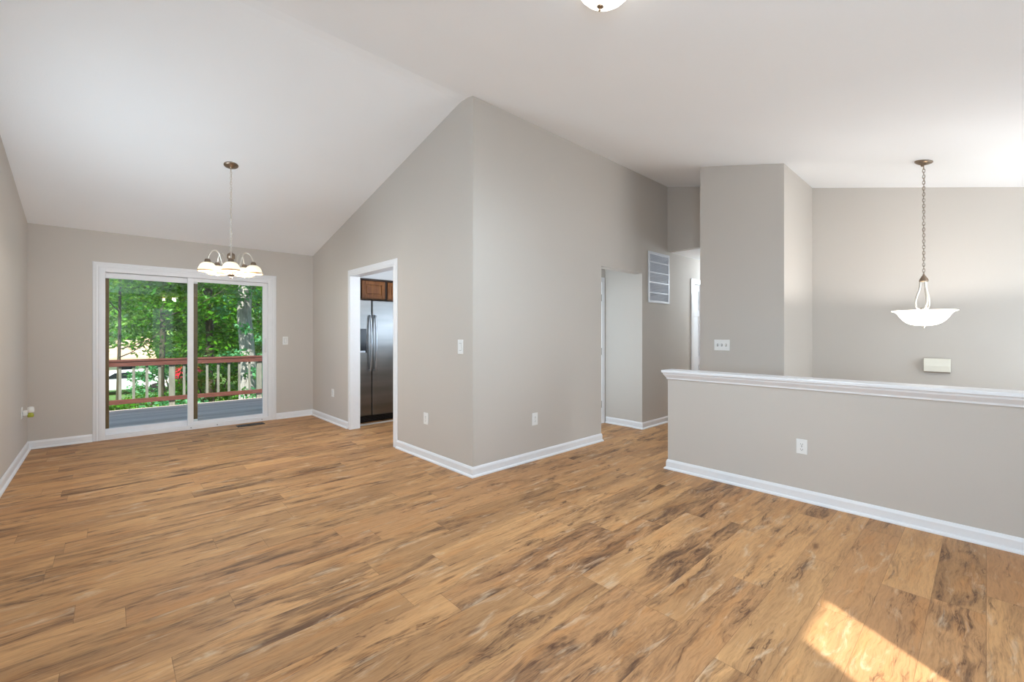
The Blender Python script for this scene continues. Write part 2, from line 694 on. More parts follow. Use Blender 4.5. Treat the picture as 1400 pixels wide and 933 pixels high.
# floor
b = MB()
b.box(-0.76, 4.06, -1.42, 7.475, -0.2, 0.0)
b.box(4.06, 9.0, CY0, 4.2, -0.2, 0.0)
b.box(4.06, 4.35, 4.2, 7.0, -0.2, 0.0)
struct(b.build('floor', M['floor']), 'honey oak plank floor with dark streaks', 'floor')

# ceiling: one sloped slab with the rounded ridge
b = MB()
ys = [-1.55] + RIDGE + [7.55]
b.prism([(y, zc(y)) for y in ys] + [(y, zc(y) + 0.16) for y in reversed(ys)], FNX, -0.8, 6.4)
struct(b.build('ceiling', M['ceiling']), 'white sloped orange peel ceiling rising to a ridge', 'ceiling')
b = MB().box(HDX + 0.1, 9.0, 2.13, 3.2, HALLZ, HALLZ + 0.1)
struct(b.build('ceiling_hall', M['ceiling']))
b = MB().box(KX + 0.1, 4.4, KY + 0.08, 6.95, HALLZ, HALLZ + 0.1)
struct(b.build('ceiling_kitchen', M['ceiling']))
b = MB().box(4.0, 5.5, KY + 0.08, 4.0, 2.44, 2.51)
struct(b.build('ceiling_nook', M['ceiling']))

# unseen roof, eave and outer wall, added and sized to shade the deck
b = MB()
b.prism([(-1.5, 2.62), (3.28, 3.75), (8.15, 2.64), (8.15, 2.80), (3.28, 3.95), (-1.5, 2.78)], FNX, -7.0, 9.2)
struct(b.build('roof', M['roof']), None)
b = MB().box(-7.0, LX - 0.13, SY, SY + 0.14, -2.3, 2.7).box(KX + 0.12, 9.2, SY, SY + 0.14, -2.3, 2.7)
struct(b.build('wall_deck_shade', M['siding']))

# left wall; two unseen windows added to frame the fill lamps
b = MB()
LW = [(-1.1, 0.1, 0.7, 2.2), (3.75, 5.25, 0.7, 2.2)]
ya = -1.42
for (y0, y1, z0, z1) in LW:
    b.prism(wall_profile(ya, y0, -0.02), FNX, LX - 0.13, LX)
    b.box(LX - 0.13, LX, y0, y1, -0.02, z0)
    b.prism([(y0, z1), (y1, z1), (y1, zc(y1) + 0.03), (y0, zc(y0) + 0.03)], FNX, LX - 0.13, LX)
    ya = y1
b.prism(wall_profile(ya, 7.475, -0.02), FNX, LX - 0.13, LX)
struct(b.build('wall_left', M['wall']), 'greige wall at the left edge', 'wall')
for i, (y0, y1, z0, z1) in enumerate(LW):
    w = struct(empty('window_%d' % (i + 3), (0, 0, 0)))  # added window, out of view, around a fill lamp
    f = MB()
    t = 0.045
    xa, xb = LX - 0.09, LX - 0.04
    f.box(xa, xb, y0, y0 + t, z0, z1).box(xa, xb, y1 - t, y1, z0, z1)
    f.box(xa, xb, y0 + t, y1 - t, z0, z0 + t).box(xa, xb, y0 + t, y1 - t, z1 - t, z1)
    f.build('window_frame', M['vinyl'], parent=w)
    MB().box(LX - 0.07, LX - 0.066, y0 + t, y1 - t, z0 + t, z1 - t).build('pane', M['glass'], parent=w)
    MB().box(LX - 0.034, LX - 0.026, y0, y1, z0, z1).build('sun_blocker', M['blocker'], parent=w)  # unseen opaque panel, added to keep the sun out

# deck-door wall
DX0, DX1, DZ = -0.035, 1.845, 2.113
b = MB()
zt = zc(SY) + 0.03
b.box(LX - 0.13, DX0, SY, SY + 0.14, 0, zt)
b.box(DX1, KX + 0.12, SY, SY + 0.14, 0, zt)
b.box(DX0, DX1, SY, SY + 0.14, DZ, zt)
b.box(DX0, DX1, SY + 0.0, SY + 0.14, -0.2, 0.0)
struct(b.build('wall_back', M['wall']), 'greige wall around the sliding deck door', 'wall')

# kitchen wall, dining side, with the cased opening
OY0, OY1, OZ = 4.622, 5.862, 2.105
b = MB()
b.prism(wall_profile(KY, OY0, 0), FNX, KX, KX + 0.12)
b.prism(wall_profile(OY1, SY + 0.02, 0), FNX, KX, KX + 0.12)
b.prism([(OY0, OZ), (OY1, OZ), (OY1, zc(OY1) + 0.03), (OY0, zc(OY0) + 0.03)], FNX, KX, KX + 0.12)
struct(b.build('wall_kitchen', M['wall']), 'greige kitchen wall with the white cased opening', 'wall')

# kitchen wall, living side, runs on into the hall
NX0, NX1, NZ = 4.434, 5.381, 2.134
LD0, LD1, LDZ = 6.93, 7.30, 2.12
b = MB()
zt = zc(KY) + 0.03
b.box(KX + 0.12, NX0, KY, KY + 0.12, 0, zt)
b.box(NX0, NX1, KY, KY + 0.12, NZ, zt)
b.box(NX1, HDX, KY, KY + 0.12, 0, zt)
b.box(HDX, LD0, KY, KY + 0.12, 0, HALLZ + 0.05)
b.box(LD0, LD1, KY, KY + 0.12, LDZ, HALLZ + 0.05)
b.box(LD1, 9.0, KY, KY + 0.12, 0, HALLZ + 0.05)
struct(b.build('wall_hall', M['wall']), 'tall greige wall facing the living area, running into the hall', 'wall')

# header over the hall mouth
b = MB()
b.prism([(CY1, HALLZ), (KY, HALLZ), (KY, zc(KY) + 0.03), (CY1, zc(CY1) + 0.03)], FNX, HDX, HDX + 0.1)
struct(b.build('wall_header', M['wall']), 'shaded wall above the hall mouth', 'wall')

# closet block between hall and stairs
b = MB()
b.prism(wall_profile(CY0, CY1, -0.02), FNX, CX, FX + 0.13)
b.box(FX + 0.13, 8.9, CY1 - 0.12, CY1, 0, HALLZ + 0.05)
struct(b.build('wall_closet', M['wall']), 'greige wall block behind the half wall', 'wall')
b = MB().box(8.8, 8.92, 2.1, KY + 0.1, 0, HALLZ + 0.05)
struct(b.build('wall_hall_end', M['wall']))

# far stair wall
b = MB()
b.prism(wall_profile(-1.42, CY0, -1.4), FNX, FX, FX + 0.13)
struct(b.build('wall_right', M['wall']), 'greige stair wall behind the pendant', 'wall')

# street wall: window for the sun patch, plus an added entry window (behind the camera)
b = MB()
zt = zc(FY) + 0.03
WINS = [(0.985, 1.472, 0.65, 2.05), (4.3, 6.0, 0.05, 2.3)]
xs = LX - 0.13
for (x0, x1, z0, z1) in WINS:
    b.box(xs, x0, FY - 0.14, FY, -1.4, zt)
    b.box(x0, x1, FY - 0.14, FY, -1.4, z0)
    b.box(x0, x1, FY - 0.14, FY, z1, zt)
    xs = x1
b.box(xs, FX + 0.13, FY - 0.14, FY, -1.4, zt)
struct(b.build('wall_front', M['wall']))
for i, (x0, x1, z0, z1) in enumerate(WINS):
    w = struct(empty('window_%d' % (i + 1), ((x0 + x1) / 2, FY - 0.07, z0)))
    L = w.location
    f = MB()
    t = 0.02 if i == 0 else 0.045
    ya, yb = FY - 0.1, FY - 0.05
    f.box(x0, x0 + t, ya, yb, z0, z1).box(x1 - t, x1, ya, yb, z0, z1)
    f.box(x0 + t, x1 - t, ya, yb, z0, z0 + t).box(x0 + t, x1 - t, ya, yb, z1 - t, z1)
    o = f.build('window_frame', M['vinyl'], loc=L)
    o.parent = w
    o.location = (0, 0, 0)
    g = MB().box(x0 + t, x1 - t, FY - 0.08, FY - 0.076, z0 + t, z1 - t)
    o = g.build('pane', M['glass'], loc=L)
    o.parent = w
    o.location = (0, 0, 0)
    if i != 0:
        g = MB().box(x0, x1, FY - 0.045, FY - 0.035, z0, z1)
        o = g.build('sun_blocker', M['blocker'], loc=L)  # opaque panel added behind the entry fill lamp, blocks the sun
        o.parent = w
        o.location = (0, 0, 0)

# half wall and the drop to the entry
b = MB().box(HX, HX + 0.12, FY, HY, -1.4, 0.905)
struct(b.build('wall_half', M['wall']), 'greige half wall at the stairs', 'wall')
b = MB().box(HX + 0.12, FX, FY, CY0, -1.5, -1.35)
struct(b.build('floor_entry', M['floor']))
b = MB().box(HX + 0.12, FX, CY0 - 0.03, CY0, -1.35, -0.0)
struct(b.build('wall_stair_riser', M['wall']))
b = MB()
for k in range(6):
    zt = -0.193 * (k + 1)
    b.box(HX + 0.13, CX, CY0 - 0.03 - 0.26 * (k + 1), CY0 - 0.03 - 0.26 * k, -1.35, zt)
st = struct(b.build('floor_stairs', M['floor']))

# cap on the half wall: board over a cove
b = MB()
b.box(HX - 0.048, HX + 0.168, FY, HY + 0.048, 0.93, 0.957)
cap = struct(b.build('trim_1', M['white_trim'], bevel=0.006), 'white moulded cap along the half wall', 'trim')
cove = [(0.0, 0.871), (-0.010, 0.871), (-0.012, 0.884), (-0.018, 0.893), (-0.027, 0.905), (-0.034, 0.915), (-0.036, 0.930), (0.0, 0.930)]
b = MB()
b.prism(cove, lambda p, t: (HX + p[0], t - p[0] * (t > 0), p[1]), FY, HY)
b.prism(cove, lambda p, t: (HX + 0.12 - p[0], t - p[0] * (t > 0), p[1]), FY, HY)
b.prism(cove, lambda p, t: (t + (p[0] if t < HX + 0.05 else -p[0]), HY - p[0], p[1]), HX, HX + 0.12)
o = b.build('cap_moulding', M['white_trim'], parent=cap)

# ------------------------------------------------------------------ baseboards
BASE = [(0, 0), (0.030, 0), (0.030, 0.008), (0.026, 0.015), (0.018, 0.020), (0.0135, 0.021), (0.0135, 0.070), (0.010, 0.080), (0.005, 0.090), (0, 0.092)]


def baseboard(name, segs, label=None):
    """segs: (p0, p1, n, m0, m1): from p0 to p1 on the wall face, n = room side, m = mitre sign at either end"""
    b = MB()
    for p0, p1, n, m0, m1 in segs:
        p0, p1, n = Vector(p0), Vector(p1), Vector(n)
        d = (p1 - p0).normalized()

        def fn(p, t, p0=p0, p1=p1, n=n, d=d, m0=m0, m1=m1):
            q = (p0 - d * (m0 * p[0])) if t == 0 else (p1 + d * (m1 * p[0]))
            q = q + n * p[0]
            return (q.x, q.y, p[1])
        b.prism(BASE, fn, 0, 1)
    o = b.build(name, M['white_trim'])
    struct(o, label, 'baseboard' if label else None)
    return o


baseboard('baseboard_left', [((LX, FY), (LX, SY), (1, 0), 0, -1)], 'white baseboard along the left wall')
baseboard('baseboard_back', [((LX, SY), (-0.108, SY), (0, -1), -1, 0), ((1.916, SY), (KX, SY), (0, -1), 0, -1)],
          'white baseboard either side of the sliding door')
baseboard('baseboard_kitchen', [((KX, SY), (KX, 5.93), (-1, 0), -1, 0), ((KX, 4.553), (KX, KY), (-1, 0), 0, 1)],
          'white baseboard either side of the cased opening')
baseboard('baseboard_living', [((KX, KY), (NX0, KY), (0, -1), 1, 0.4)], 'white baseboard of the tall wall facing the living area')
baseboard('baseboard_hall', [((NX1, KY), (LD0 - 0.09, KY), (0, -1), 1, 0), ((LD1 + 0.09, KY), (8.8, KY), (0, -1), 0, 0),
                             ((NX1, KY + 0.13), (NX1, KY), (-1, 0), 0, 1)],
          'white baseboard running from the nook into the hall')
baseboard('baseboard_nook', [((NX1 + 0.012, 3.75), (NX1 + 0.012, KY + 0.13), (-1, 0), 0, 0)], 'white baseboard on the nook side wall')
baseboard('baseboard_half', [((HX, HY), (HX, FY), (-1, 0), 1, 0), ((HX + 0.12, HY), (HX, HY), (0, 1), 0, 1)],
          'white baseboard along the half wall')
baseboard('baseboard_closet', [((CX, CY1), (CX, CY0), (-1, 0), 0, 0)])

# ------------------------------------------------------------------ nook walls and doors
b = MB()
b.box(NX1 + 0.012, NX1 + 0.11, KY + 0.12, 3.87, 0, 2.5)
b.box(4.0, 4.1, KY + 0.12, 3.87, 0, 2.5)
ND0, ND1 = 4.49, 5.285
b.box(4.1, ND0 - 0.02, 3.77, 3.87, 0, 2.5)
b.box(ND0 - 0.02, ND1 + 0.02, 3.77, 3.87, 2.06, 2.5)
b.box(ND1 + 0.02, NX1 + 0.012, 3.77, 3.87, 0, 2.5)
struct(b.build('wall_nook', M['wall']), 'pale wall seen through the plain nook opening', 'wall')


def six_panel(b, x0, x1, y, z0, z1, th=0.035):
    """panelled leaf facing -y"""
    w = x1 - x0
    st = 0.12 * w / 0.76
    b.box(x0, x1, y + 0.008, y + th, z0, z1)
    cols = [(x0 + st, (x0 + x1) / 2 - st * 0.4), ((x0 + x1) / 2 + st * 0.4, x1 - st)] if w > 0.5 else [(x0 + st, x1 - st)]
    rows = [(z0 + 0.2, z0 + 0.78), (z0 + 0.92, z0 + 1.58), (z0 + 1.68, z1 - 0.11)]
    xs = [x0] + [q for c in cols for q in c] + [x1]
    for i in range(0, len(xs), 2):
        b.box(xs[i], xs[i + 1], y, y + 0.008, z0, z1)
    zs = [z0] + [q for r in rows for q in r] + [z1]
    for (a, c) in cols:
        for i in range(0, len(zs), 2):
            b.box(a, c, y, y + 0.008, zs[i], zs[i + 1])
        for (r0, r1) in rows:
            b.box(a + 0.03, c - 0.03, y + 0.003, y + 0.008, r0 + 0.03, r1 - 0.03)


def hinge(b, x, y, z):
    b.lathe([(0.0, -0.052), (0.006, -0.05), (0.008, -0.045), (0.008, 0.045), (0.006, 0.05), (0.0, 0.052)], 10, (x, y, z))
    b.box(x - 0.012, x + 0.012, y, y + 0.004, z - 0.045, z + 0.045)


d2 = struct(MB().build('door_2', M['door_white']), 'white panelled door in the nook, hinges showing', 'door')
bpy.data.objects.remove(d2)
b = MB()
six_panel(b, ND0, ND1, 3.775, 0.012, 2.035)
d2 = struct(b.build('door_2', M['door_white']), 'white door with three hinges seen through the nook opening', 'door')
f = MB()
f.box(ND1 + 0.004, ND1 + 0.075, 3.752, 3.77, 0, 2.06).box(ND0 - 0.075, ND0 - 0.004, 3.752, 3.77, 0, 2.06)
f.box(ND0 - 0.075, ND1 + 0.075, 3.752, 3.77, 2.06, 2.13)
f.build('door_casing', M['white_trim'], parent=d2, bevel=0.004)
for z in (0.28, 1.05, 1.83):
    h = MB()
    hinge(h, ND1 + 0.002, 3.762, z)
    h.build('hinge', M['hinge'], parent=d2)
h = MB().lathe([(0.0, 0.0), (0.026, 0.002), (0.026, 0.008), (0.01, 0.012), (0.01, 0.03), (0.025, 0.04), (0.028, 0.055), (0.018, 0.066), (0, 0.068)],
               20, (ND0 + 0.07, 3.775, 0.95), (0, -1, 0))
h.build('door_knob', M['nickel'], parent=d2)

b = MB()
six_panel(b, LD0 + 0.014, LD1 - 0.014, KY + 0.035, 0.012, LDZ - 0.014)
d3 = struct(b.build('door_3', M['door_white']), 'narrow white closet door along the hall', 'door')
f = MB()
f.box(LD0 - 0.085, LD0 + 0.004, KY - 0.018, KY, 0, LDZ + 0.07).box(LD1 - 0.004, LD1 + 0.085, KY - 0.018, KY, 0, LDZ + 0.07)
f.box(LD0 + 0.004, LD1 - 0.004, KY - 0.018, KY, LDZ - 0.004, LDZ + 0.07)
f.box(LD0, LD0 + 0.012, KY, KY + 0.12, 0, LDZ).box(LD1 - 0.012, LD1, KY, KY + 0.12, 0, LDZ)
f.box(LD0 + 0.012, LD1 - 0.012, KY, KY + 0.12, LDZ - 0.012, LDZ)
f.build('door_casing', M['white_trim'], parent=d3, bevel=0.003)
for z in (0.28, 1.15, 1.86):
    h = MB()
    hinge(h, LD1 - 0.014, KY + 0.024, z)
    h.build('hinge', M['hinge'], parent=d3)

# ------------------------------------------------------------------ cased kitchen opening
CW = 0.07
b = MB()
cp = [(0, 0.0), (0.018, 0.0), (0.018, 0.02), (0.014, 0.03), (0.012, 0.06), (0.008, CW), (0, CW)]   # (proud, across)
b.prism(cp, lambda p, t: (KX - p[0], OY0 - p[1], t + (p[1] if t > 1 else 0)), 0, OZ)
b.prism(cp, lambda p, t: (KX - p[0], OY1 + p[1], t + (p[1] if t > 1 else 0)), 0, OZ)
b.prism(cp, lambda p, t: (KX - p[0], t + (p[1] if t > 5 else -p[1]), OZ + p[1]), OY0, OY1)
b.box(KX - 0.012, KX + 0.13, OY0 - 0.004, OY0 + 0.014, 0, OZ)
b.box(KX - 0.012, KX + 0.13, OY1 - 0.014, OY1 + 0.004, 0, OZ)
b.box(KX - 0.012, KX + 0.13, OY0 + 0.014, OY1 - 0.014, OZ - 0.014, OZ + 0.004)
struct(b.build('trim_2', M['white_trim']), 'white casing and jambs of the kitchen opening', 'trim')

# kitchen shell
b = MB()
b.box(KX + 0.12, 4.35, 6.84, 6.95, 0, HALLZ + 0.05)
b.box(4.2, 4.3, 3.87, 6.84, 0, HALLZ + 0.05)
struct(b.build('wall_kitchen_far', M['wall']))

b = MB().box(KX + 0.121, 4.2, 6.52, 6.84, 2.168, HALLZ + 0.02)
struct(b.build('wall_kitchen_soffit', M['ceiling']))

# ------------------------------------------------------------------ sliding deck door
d1 = struct(empty('door_1', ((DX0 + DX1) / 2, SY, 0)), 'white sliding glass door to the deck', 'door')


def child(mb, name, m, par, **k):
    L = par.matrix_world.translation.copy() if False else Vector(par.location)
    o = mb.build(name, m, loc=L, **k)
    o.parent = par
    o.location = (0, 0, 0)
    return o


b = MB()
ca = [(0, 0), (0.020, 0), (0.020, 0.012), (0.015, 0.022), (0.017, 0.036), (0.012, 0.05), (0.009, 0.066), (0.004, 0.073), (0, 0.073)]
b.prism(ca, lambda p, t: (DX0 - p[1], SY - p[0], t + (p[1] if t > 1 else 0)), 0, DZ)
b.prism(ca, lambda p, t: (DX1 + p[1], SY - p[0], t + (p[1] if t > 1 else 0)), 0, DZ)
b.prism(ca, lambda p, t: (t + (p[1] if t > 1 else -p[1]), SY - p[0], DZ + p[1]), DX0, DX1)
child(b, 'door_casing', M['white_trim'], d1)
b = MB()
b.box(DX0, DX0 + 0.042, SY - 0.012, SY + 0.085, 0, DZ).box(DX1 - 0.042, DX1, SY - 0.012, SY + 0.12, 0, DZ)
b.box(DX0 + 0.042, DX1 - 0.042, SY - 0.012, SY + 0.12, DZ - 0.042, DZ)
b.box(DX0 + 0.042, DX1 - 0.042, SY - 0.012, SY + 0.12, 0, 0.045)
b.box(DX0 + 0.042, DX1 - 0.042, SY - 0.012, SY + 0.004, 0.045, 0.062)
child(b, 'door_frame', M['vinyl'], d1, bevel=0.003)
b = MB()
b.box(DX0, DX0 + 0.042, SY + 0.085, SY + 0.15, 0, DZ)
child(b, 'outer_jamb', M['bronze'], d1)['label'] = 'tan outer jamb'
# fixed leaf, outer track
ya, yb = SY + 0.075, SY + 0.11
x0, x1 = DX0 + 0.042, 0.945
fixed = child(MB().box(x0 + 0.01, x1 - 0.06, ya + 0.015, ya + 0.02, 0.125, 2.0), 'glass_pane', M['glass'], d1)
b = MB().box(x0, x1, ya - 0.01, yb, 2.0, DZ - 0.046).box(x0, x1, ya - 0.01, yb, 0.045, 0.125)
child(b, 'fixed_rail', M['vinyl'], d1, bevel=0.003)
b = MB().box(x0, x0 + 0.034, ya, yb, 0.125, 2.0).box(x1 - 0.062, x1, ya, yb, 0.125, 2.0)
child(b, 'fixed_stile', M['bronze'], d1, bevel=0.003)['label'] = 'tan stile of the fixed leaf'
# sliding leaf, inner track
ya, yb = SY + 0.018, SY + 0.055
x0, x1 = 0.826, DX1 - 0.043
child(MB().box(x0 + 0.06, x1 - 0.055, ya + 0.016, ya + 0.021, 0.1, 2.022), 'glass_pane', M['glass'], d1)
b = MB().box(x0, x0 + 0.066, ya, yb, 0.05, DZ - 0.045).box(x1 - 0.062, x1, ya, yb, 0.05, DZ - 0.045)
b.box(x0 + 0.066, x1 - 0.062, ya, yb, 2.02, DZ - 0.045).box(x0 + 0.066, x1 - 0.062, ya, yb, 0.05, 0.105)
child(b, 'sliding_sash', M['vinyl'], d1, bevel=0.003)
b = MB()
pts = []
for k in range(13):
    a = k / 12
    pts.append((x1 - 0.032 - 0.028 * math.sin(PI * a), ya - 0.004 - 0.045 * math.sin(PI * a), 1.03 + 0.20 * a))
b.tube(pts, 0.009, 10)
b.box(x1 - 0.048, x1 - 0.016, ya - 0.006, ya, 1.0, 1.26)
child(b, 'door_handle', M['vinyl'], d1)
h = MB()
for hx in (0.86, 1.16, 1.72):
    h.lathe([(0.0, 0.0), (0.007, 0.001), (0.005, 0.004), (0, 0.005)], 10, (hx, SY - 0.012, 0.028), (0, -1, 0))
child(h, 'track_screw', M['hinge'], d1)

# ------------------------------------------------------------------ switches, outlets


def plate_thing(name, loc, rz, w, h, label, cat, kind, group=None):
    """face looks along local -Y"""
    e = empty(name, loc, label, cat, group, rz)
    p = MB()
    p.box(-w / 2, w / 2, -0.006, 0, -h / 2, h / 2)
    p.build('cover_plate', M['plate'], parent=e, bevel=0.0025)
    if kind == 'outlet':
        for zz in (0.02, -0.02):
            s = MB()
            prof = [(0.0165 * math.cos(a), zz + max(-0.0125, min(0.0125, 0.0175 * math.sin(a)))) for a in [2 * PI * k / 20 for k in range(20)]]
            s.prism(prof, lambda q, t: (q[0], t, q[1]), -0.0085, -0.004)
            so = s.build('socket', M['plate'], parent=e)
            q = MB()
            q.box(-0.0075, -0.0055, -0.009, -0.0083, zz - 0.003, zz + 0.006)
            q.box(0.0055, 0.0075, -0.009, -0.0083, zz - 0.004, zz + 0.006)
            q.lathe([(0.0028, 0), (0.0028, 0.0007)], 10, (0, -0.0083, zz - 0.008), (0, -1, 0))
            q.build('slot', M['slot'], parent=so)
        s = MB().lathe([(0.004, 0), (0.003, 0.0015), (0, 0.0018)], 12, (0, -0.006, 0), (0, -1, 0))
        s.build('screw', M['hinge'], parent=e)
    elif kind == 'rocker':
        s = MB()
        s.prism([(-0.0335, -0.004), (0.0335, -0.004), (0.0335, -0.008), (0.0, -0.0085), (-0.0335, -0.0115)],
                lambda q, t: (t, q[1], q[0]), -0.0165, 0.0165)
        s.build('rocker', M['plate'], parent=e, bevel=0.001)
        g = MB().box(-0.0185, 0.0185, -0.0064, -0.0058, -0.0355, 0.0355)
        g.build('rocker_gap', M['slot'], parent=e)
    elif kind == 'toggle3':
        for xx in (-0.046, 0, 0.046):
            s = MB()
            s.prism([(-0.005, 0.010), (-0.005, -0.010), (-0.016, 0.003), (-0.018, 0.009)], lambda q, t: (t, q[0], q[1]), xx - 0.005, xx + 0.005)
            so = s.build('toggle', M['plate'], parent=e, bevel=0.001)
            g = MB().box(xx - 0.0075, xx + 0.0075, -0.0068, -0.0058, -0.013, 0.013)
            g.build('toggle_slot', M['slot'], parent=so)
    return e


plate_thing('wall_switch', (2.045, SY, 1.20), 0, 0.075, 0.125, 'white single switch on the wall right of the sliding door', 'light switch', 'rocker')
plate_thing('wall_switch', (KX, 3.34, 1.185), -PI / 2, 0.082, 0.135, 'white single switch near the tall outside corner of the kitchen wall', 'light switch', 'rocker')
plate_thing('wall_switch', (CX, 1.985, 1.18), -PI / 2, 0.168, 0.122, 'white triple toggle switch above the half wall', 'light switch', 'toggle3')
plate_thing('wall_outlet', (KX, 6.49, 0.437), -PI / 2, 0.082, 0.115, 'white outlet between the sliding door corner and the kitchen opening', 'outlet', 'outlet')
plate_thing('wall_outlet', (KX, 3.945, 0.423), -PI / 2, 0.085, 0.122, 'white outlet between the kitchen opening and the outside corner', 'outlet', 'outlet')
plate_thing('wall_outlet', (3.266, KY, 0.423), 0, 0.082, 0.128, 'white outlet low on the tall wall right of the outside corner', 'outlet', 'outlet')
plate_thing('wall_outlet', (HX, 0.952, 0.424), -PI / 2, 0.074, 0.115, 'white outlet on the greige half wall', 'outlet', 'outlet')
plate_thing('wall_outlet', (LX, 6.86, 0.475), PI / 2, 0.075, 0.12, 'white outlet on the left wall behind the plug-in air freshener', 'outlet', 'outlet')

# plug-in air freshener
e = empty('air_freshener', (LX + 0.0095, 6.86, 0.475), 'white plug-in air freshener with yellow-green oil on the left wall', 'air freshener')
b = MB()
b.box(0, 0.035, -0.024, 0.024, -0.03, 0.028)
b.build('plug_body', M['fresh_white'], parent=e, bevel=0.008)
b = MB().lathe([(0.018, 0.0), (0.026, 0.004), (0.027, 0.03), (0.024, 0.055), (0.018, 0.06), (0.012, 0.06)], 20, (0.055, 0, -0.002))
b.build('diffuser_cap', M['fresh_white'], parent=e)
b = MB().lathe([(0.0, -0.05), (0.02, -0.05), (0.024, -0.044), (0.024, -0.02), (0.014, -0.006), (0.012, -0.002)], 20, (0.055, 0, 0))
b.build('oil_bottle', M['fresh_oil'], parent=e)

# doorbell chime box on the far stair wall
e = empty('doorbell_chime', (FX, 0.298, 0.982), 'cream doorbell chime box on the stair wall under the pendant', 'doorbell', rz=-PI / 2)
b = MB()
b.box(-0.095, 0.095, -0.03, 0, -0.07, 0.07)
b.build('chime_back', M['dark_nickel'], parent=e, bevel=0.002)['label'] = 'brownish rim'
b = MB()
b.prism([(-0.03, -0.06), (-0.06, -0.058), (-0.064, 0.0), (-0.055, 0.072), (-0.02, 0.075), (-0.02, -0.06)], lambda q, t: (t, q[0], q[1]), -0.098, 0.098)
b.build('chime_cover', M['ivory'], parent=e, bevel=0.004)

# return air grille
e = empty('air_return_grille', (5.83, KY, 2.105), 'white return air grille high on the wall beside the hall mouth', 'vent')
w, h = 0.6, 0.72
b = MB()
for (a, c, z0, z1) in ((-w / 2, -w / 2 + 0.035, -h / 2, h / 2), (w / 2 - 0.035, w / 2, -h / 2, h / 2),
                       (-w / 2 + 0.035, w / 2 - 0.035, -h / 2, -h / 2 + 0.035), (-w / 2 + 0.035, w / 2 - 0.035, h / 2 - 0.035, h / 2)):
    b.box(a, c, -0.014, 0, z0, z1)
b.build('grille_frame', M['grille'], parent=e, bevel=0.003)
b = MB().box(-w / 2 + 0.03, w / 2 - 0.03, -0.003, -0.0005, -h / 2 + 0.03, h / 2 - 0.03)
b.build('filter', M['filter'], parent=e)['label'] = 'pale grey filter'
b = MB()
n = 42
for k in range(n):
    z = -h / 2 + 0.04 + (h - 0.08) * (k + 0.5) / n
    b.prism([(-0.003, z - 0.003), (-0.011, z - 0.008), (-0.011, z - 0.0065), (-0.003, z - 0.0015)], lambda q, t: (t, q[0], q[1]), -w / 2 + 0.035, w / 2 - 0.035)
b.build('louvre_slats', M['grille'], parent=e)
for k in range(1, 5):
    z = -h / 2 + h * k / 5
    b = MB().box(-w / 2 + 0.035, w / 2 - 0.035, -0.014, -0.003, z - 0.008, z + 0.008)
    b.build('cross_bar', M['grille'], parent=e)

# floor register by the deck door
e = empty('floor_register', (1.53, 7.13, 0.0), 'dark brown floor register in front of the sliding door', 'vent')
b = MB()
for (a, c, y0, y1) in ((-0.17, 0.17, -0.07, -0.052), (-0.17, 0.17, 0.052, 0.07), (-0.17, -0.148, -0.052, 0.052), (0.148, 0.17, -0.052, 0.052)):
    b.box(a, c, y0, y1, 0, 0.006)
b.build('register_frame', M['register'], parent=e, bevel=0.002)
b = MB().box(-0.148, 0.148, -0.052, 0.052, 0, 0.001)
b.build('register_well', M['black'], parent=e)
for k in range(12):
    x = -0.148 + 0.296 * (k + 0.5) / 12
    b = MB().box(x - 0.005, x + 0.005, -0.052, 0.052, 0.001, 0.005)
    b.build('register_slat', M['register'], parent=e)

# ------------------------------------------------------------------ refrigerator and cabinet
e = empty('refrigerator', (3.035, 6.45, 0), 'stainless side-by-side refrigerator seen through the kitchen opening', 'refrigerator')
FYF = 6.12 - 6.45
b = MB().box(-0.45, 0.45, FYF + 0.075, 0.36, 0.03, 1.775)
b.build('cabinet_body', M['black'], parent=e, bevel=0.004)
SPL = 2.884 - 3.035
b = MB().box(-0.455, SPL - 0.004, FYF, FYF + 0.07, 0.105, 1.80)
fd = b.build('freezer_door', M['steel'], parent=e, bevel=0.012, seg=3)
b = MB().box(SPL + 0.004, 0.455, FYF, FYF + 0.07, 0.105, 1.80)
rd = b.build('fridge_door', M['steel'], parent=e, bevel=0.012, seg=3)
b = MB().box(-0.43, 0.43, FYF + 0.03, FYF + 0.08, 0.012, 0.098)
for k in range(5):
    b.box(-0.42, 0.42, FYF + 0.022, FYF + 0.03, 0.022 + 0.015 * k, 0.029 + 0.015 * k)
b.build('toe_grille', M['black'], parent=e)
for k, (xx, par) in enumerate(((SPL - 0.035, fd), (SPL + 0.04, rd))):
    b = MB()
    pts = []
    for q in range(17):
        a = q / 16
        pts.append((xx, FYF - 0.03 - 0.035 * math.sin(PI * a), 0.76 + 0.82 * a))
    b.tube(pts, 0.014, 10)
    b.box(xx - 0.013, xx + 0.013, FYF - 0.032, FYF, 0.755, 0.785).box(xx - 0.013, xx + 0.013, FYF - 0.032, FYF, 1.555, 1.585)
    b.build('door_handle', M['handle_steel'], parent=par)
b = MB().box(-0.42, SPL - 0.085, FYF - 0.004, FYF + 0.01, 1.03, 1.38)
dp = b.build('ice_dispenser', M['dispenser'], parent=fd, bevel=0.004)
b = MB().box(-0.40, SPL - 0.105, FYF - 0.012, FYF - 0.003, 1.03, 1.06)
b.build('drip_tray', M['handle_steel'], parent=fd, bevel=0.003)

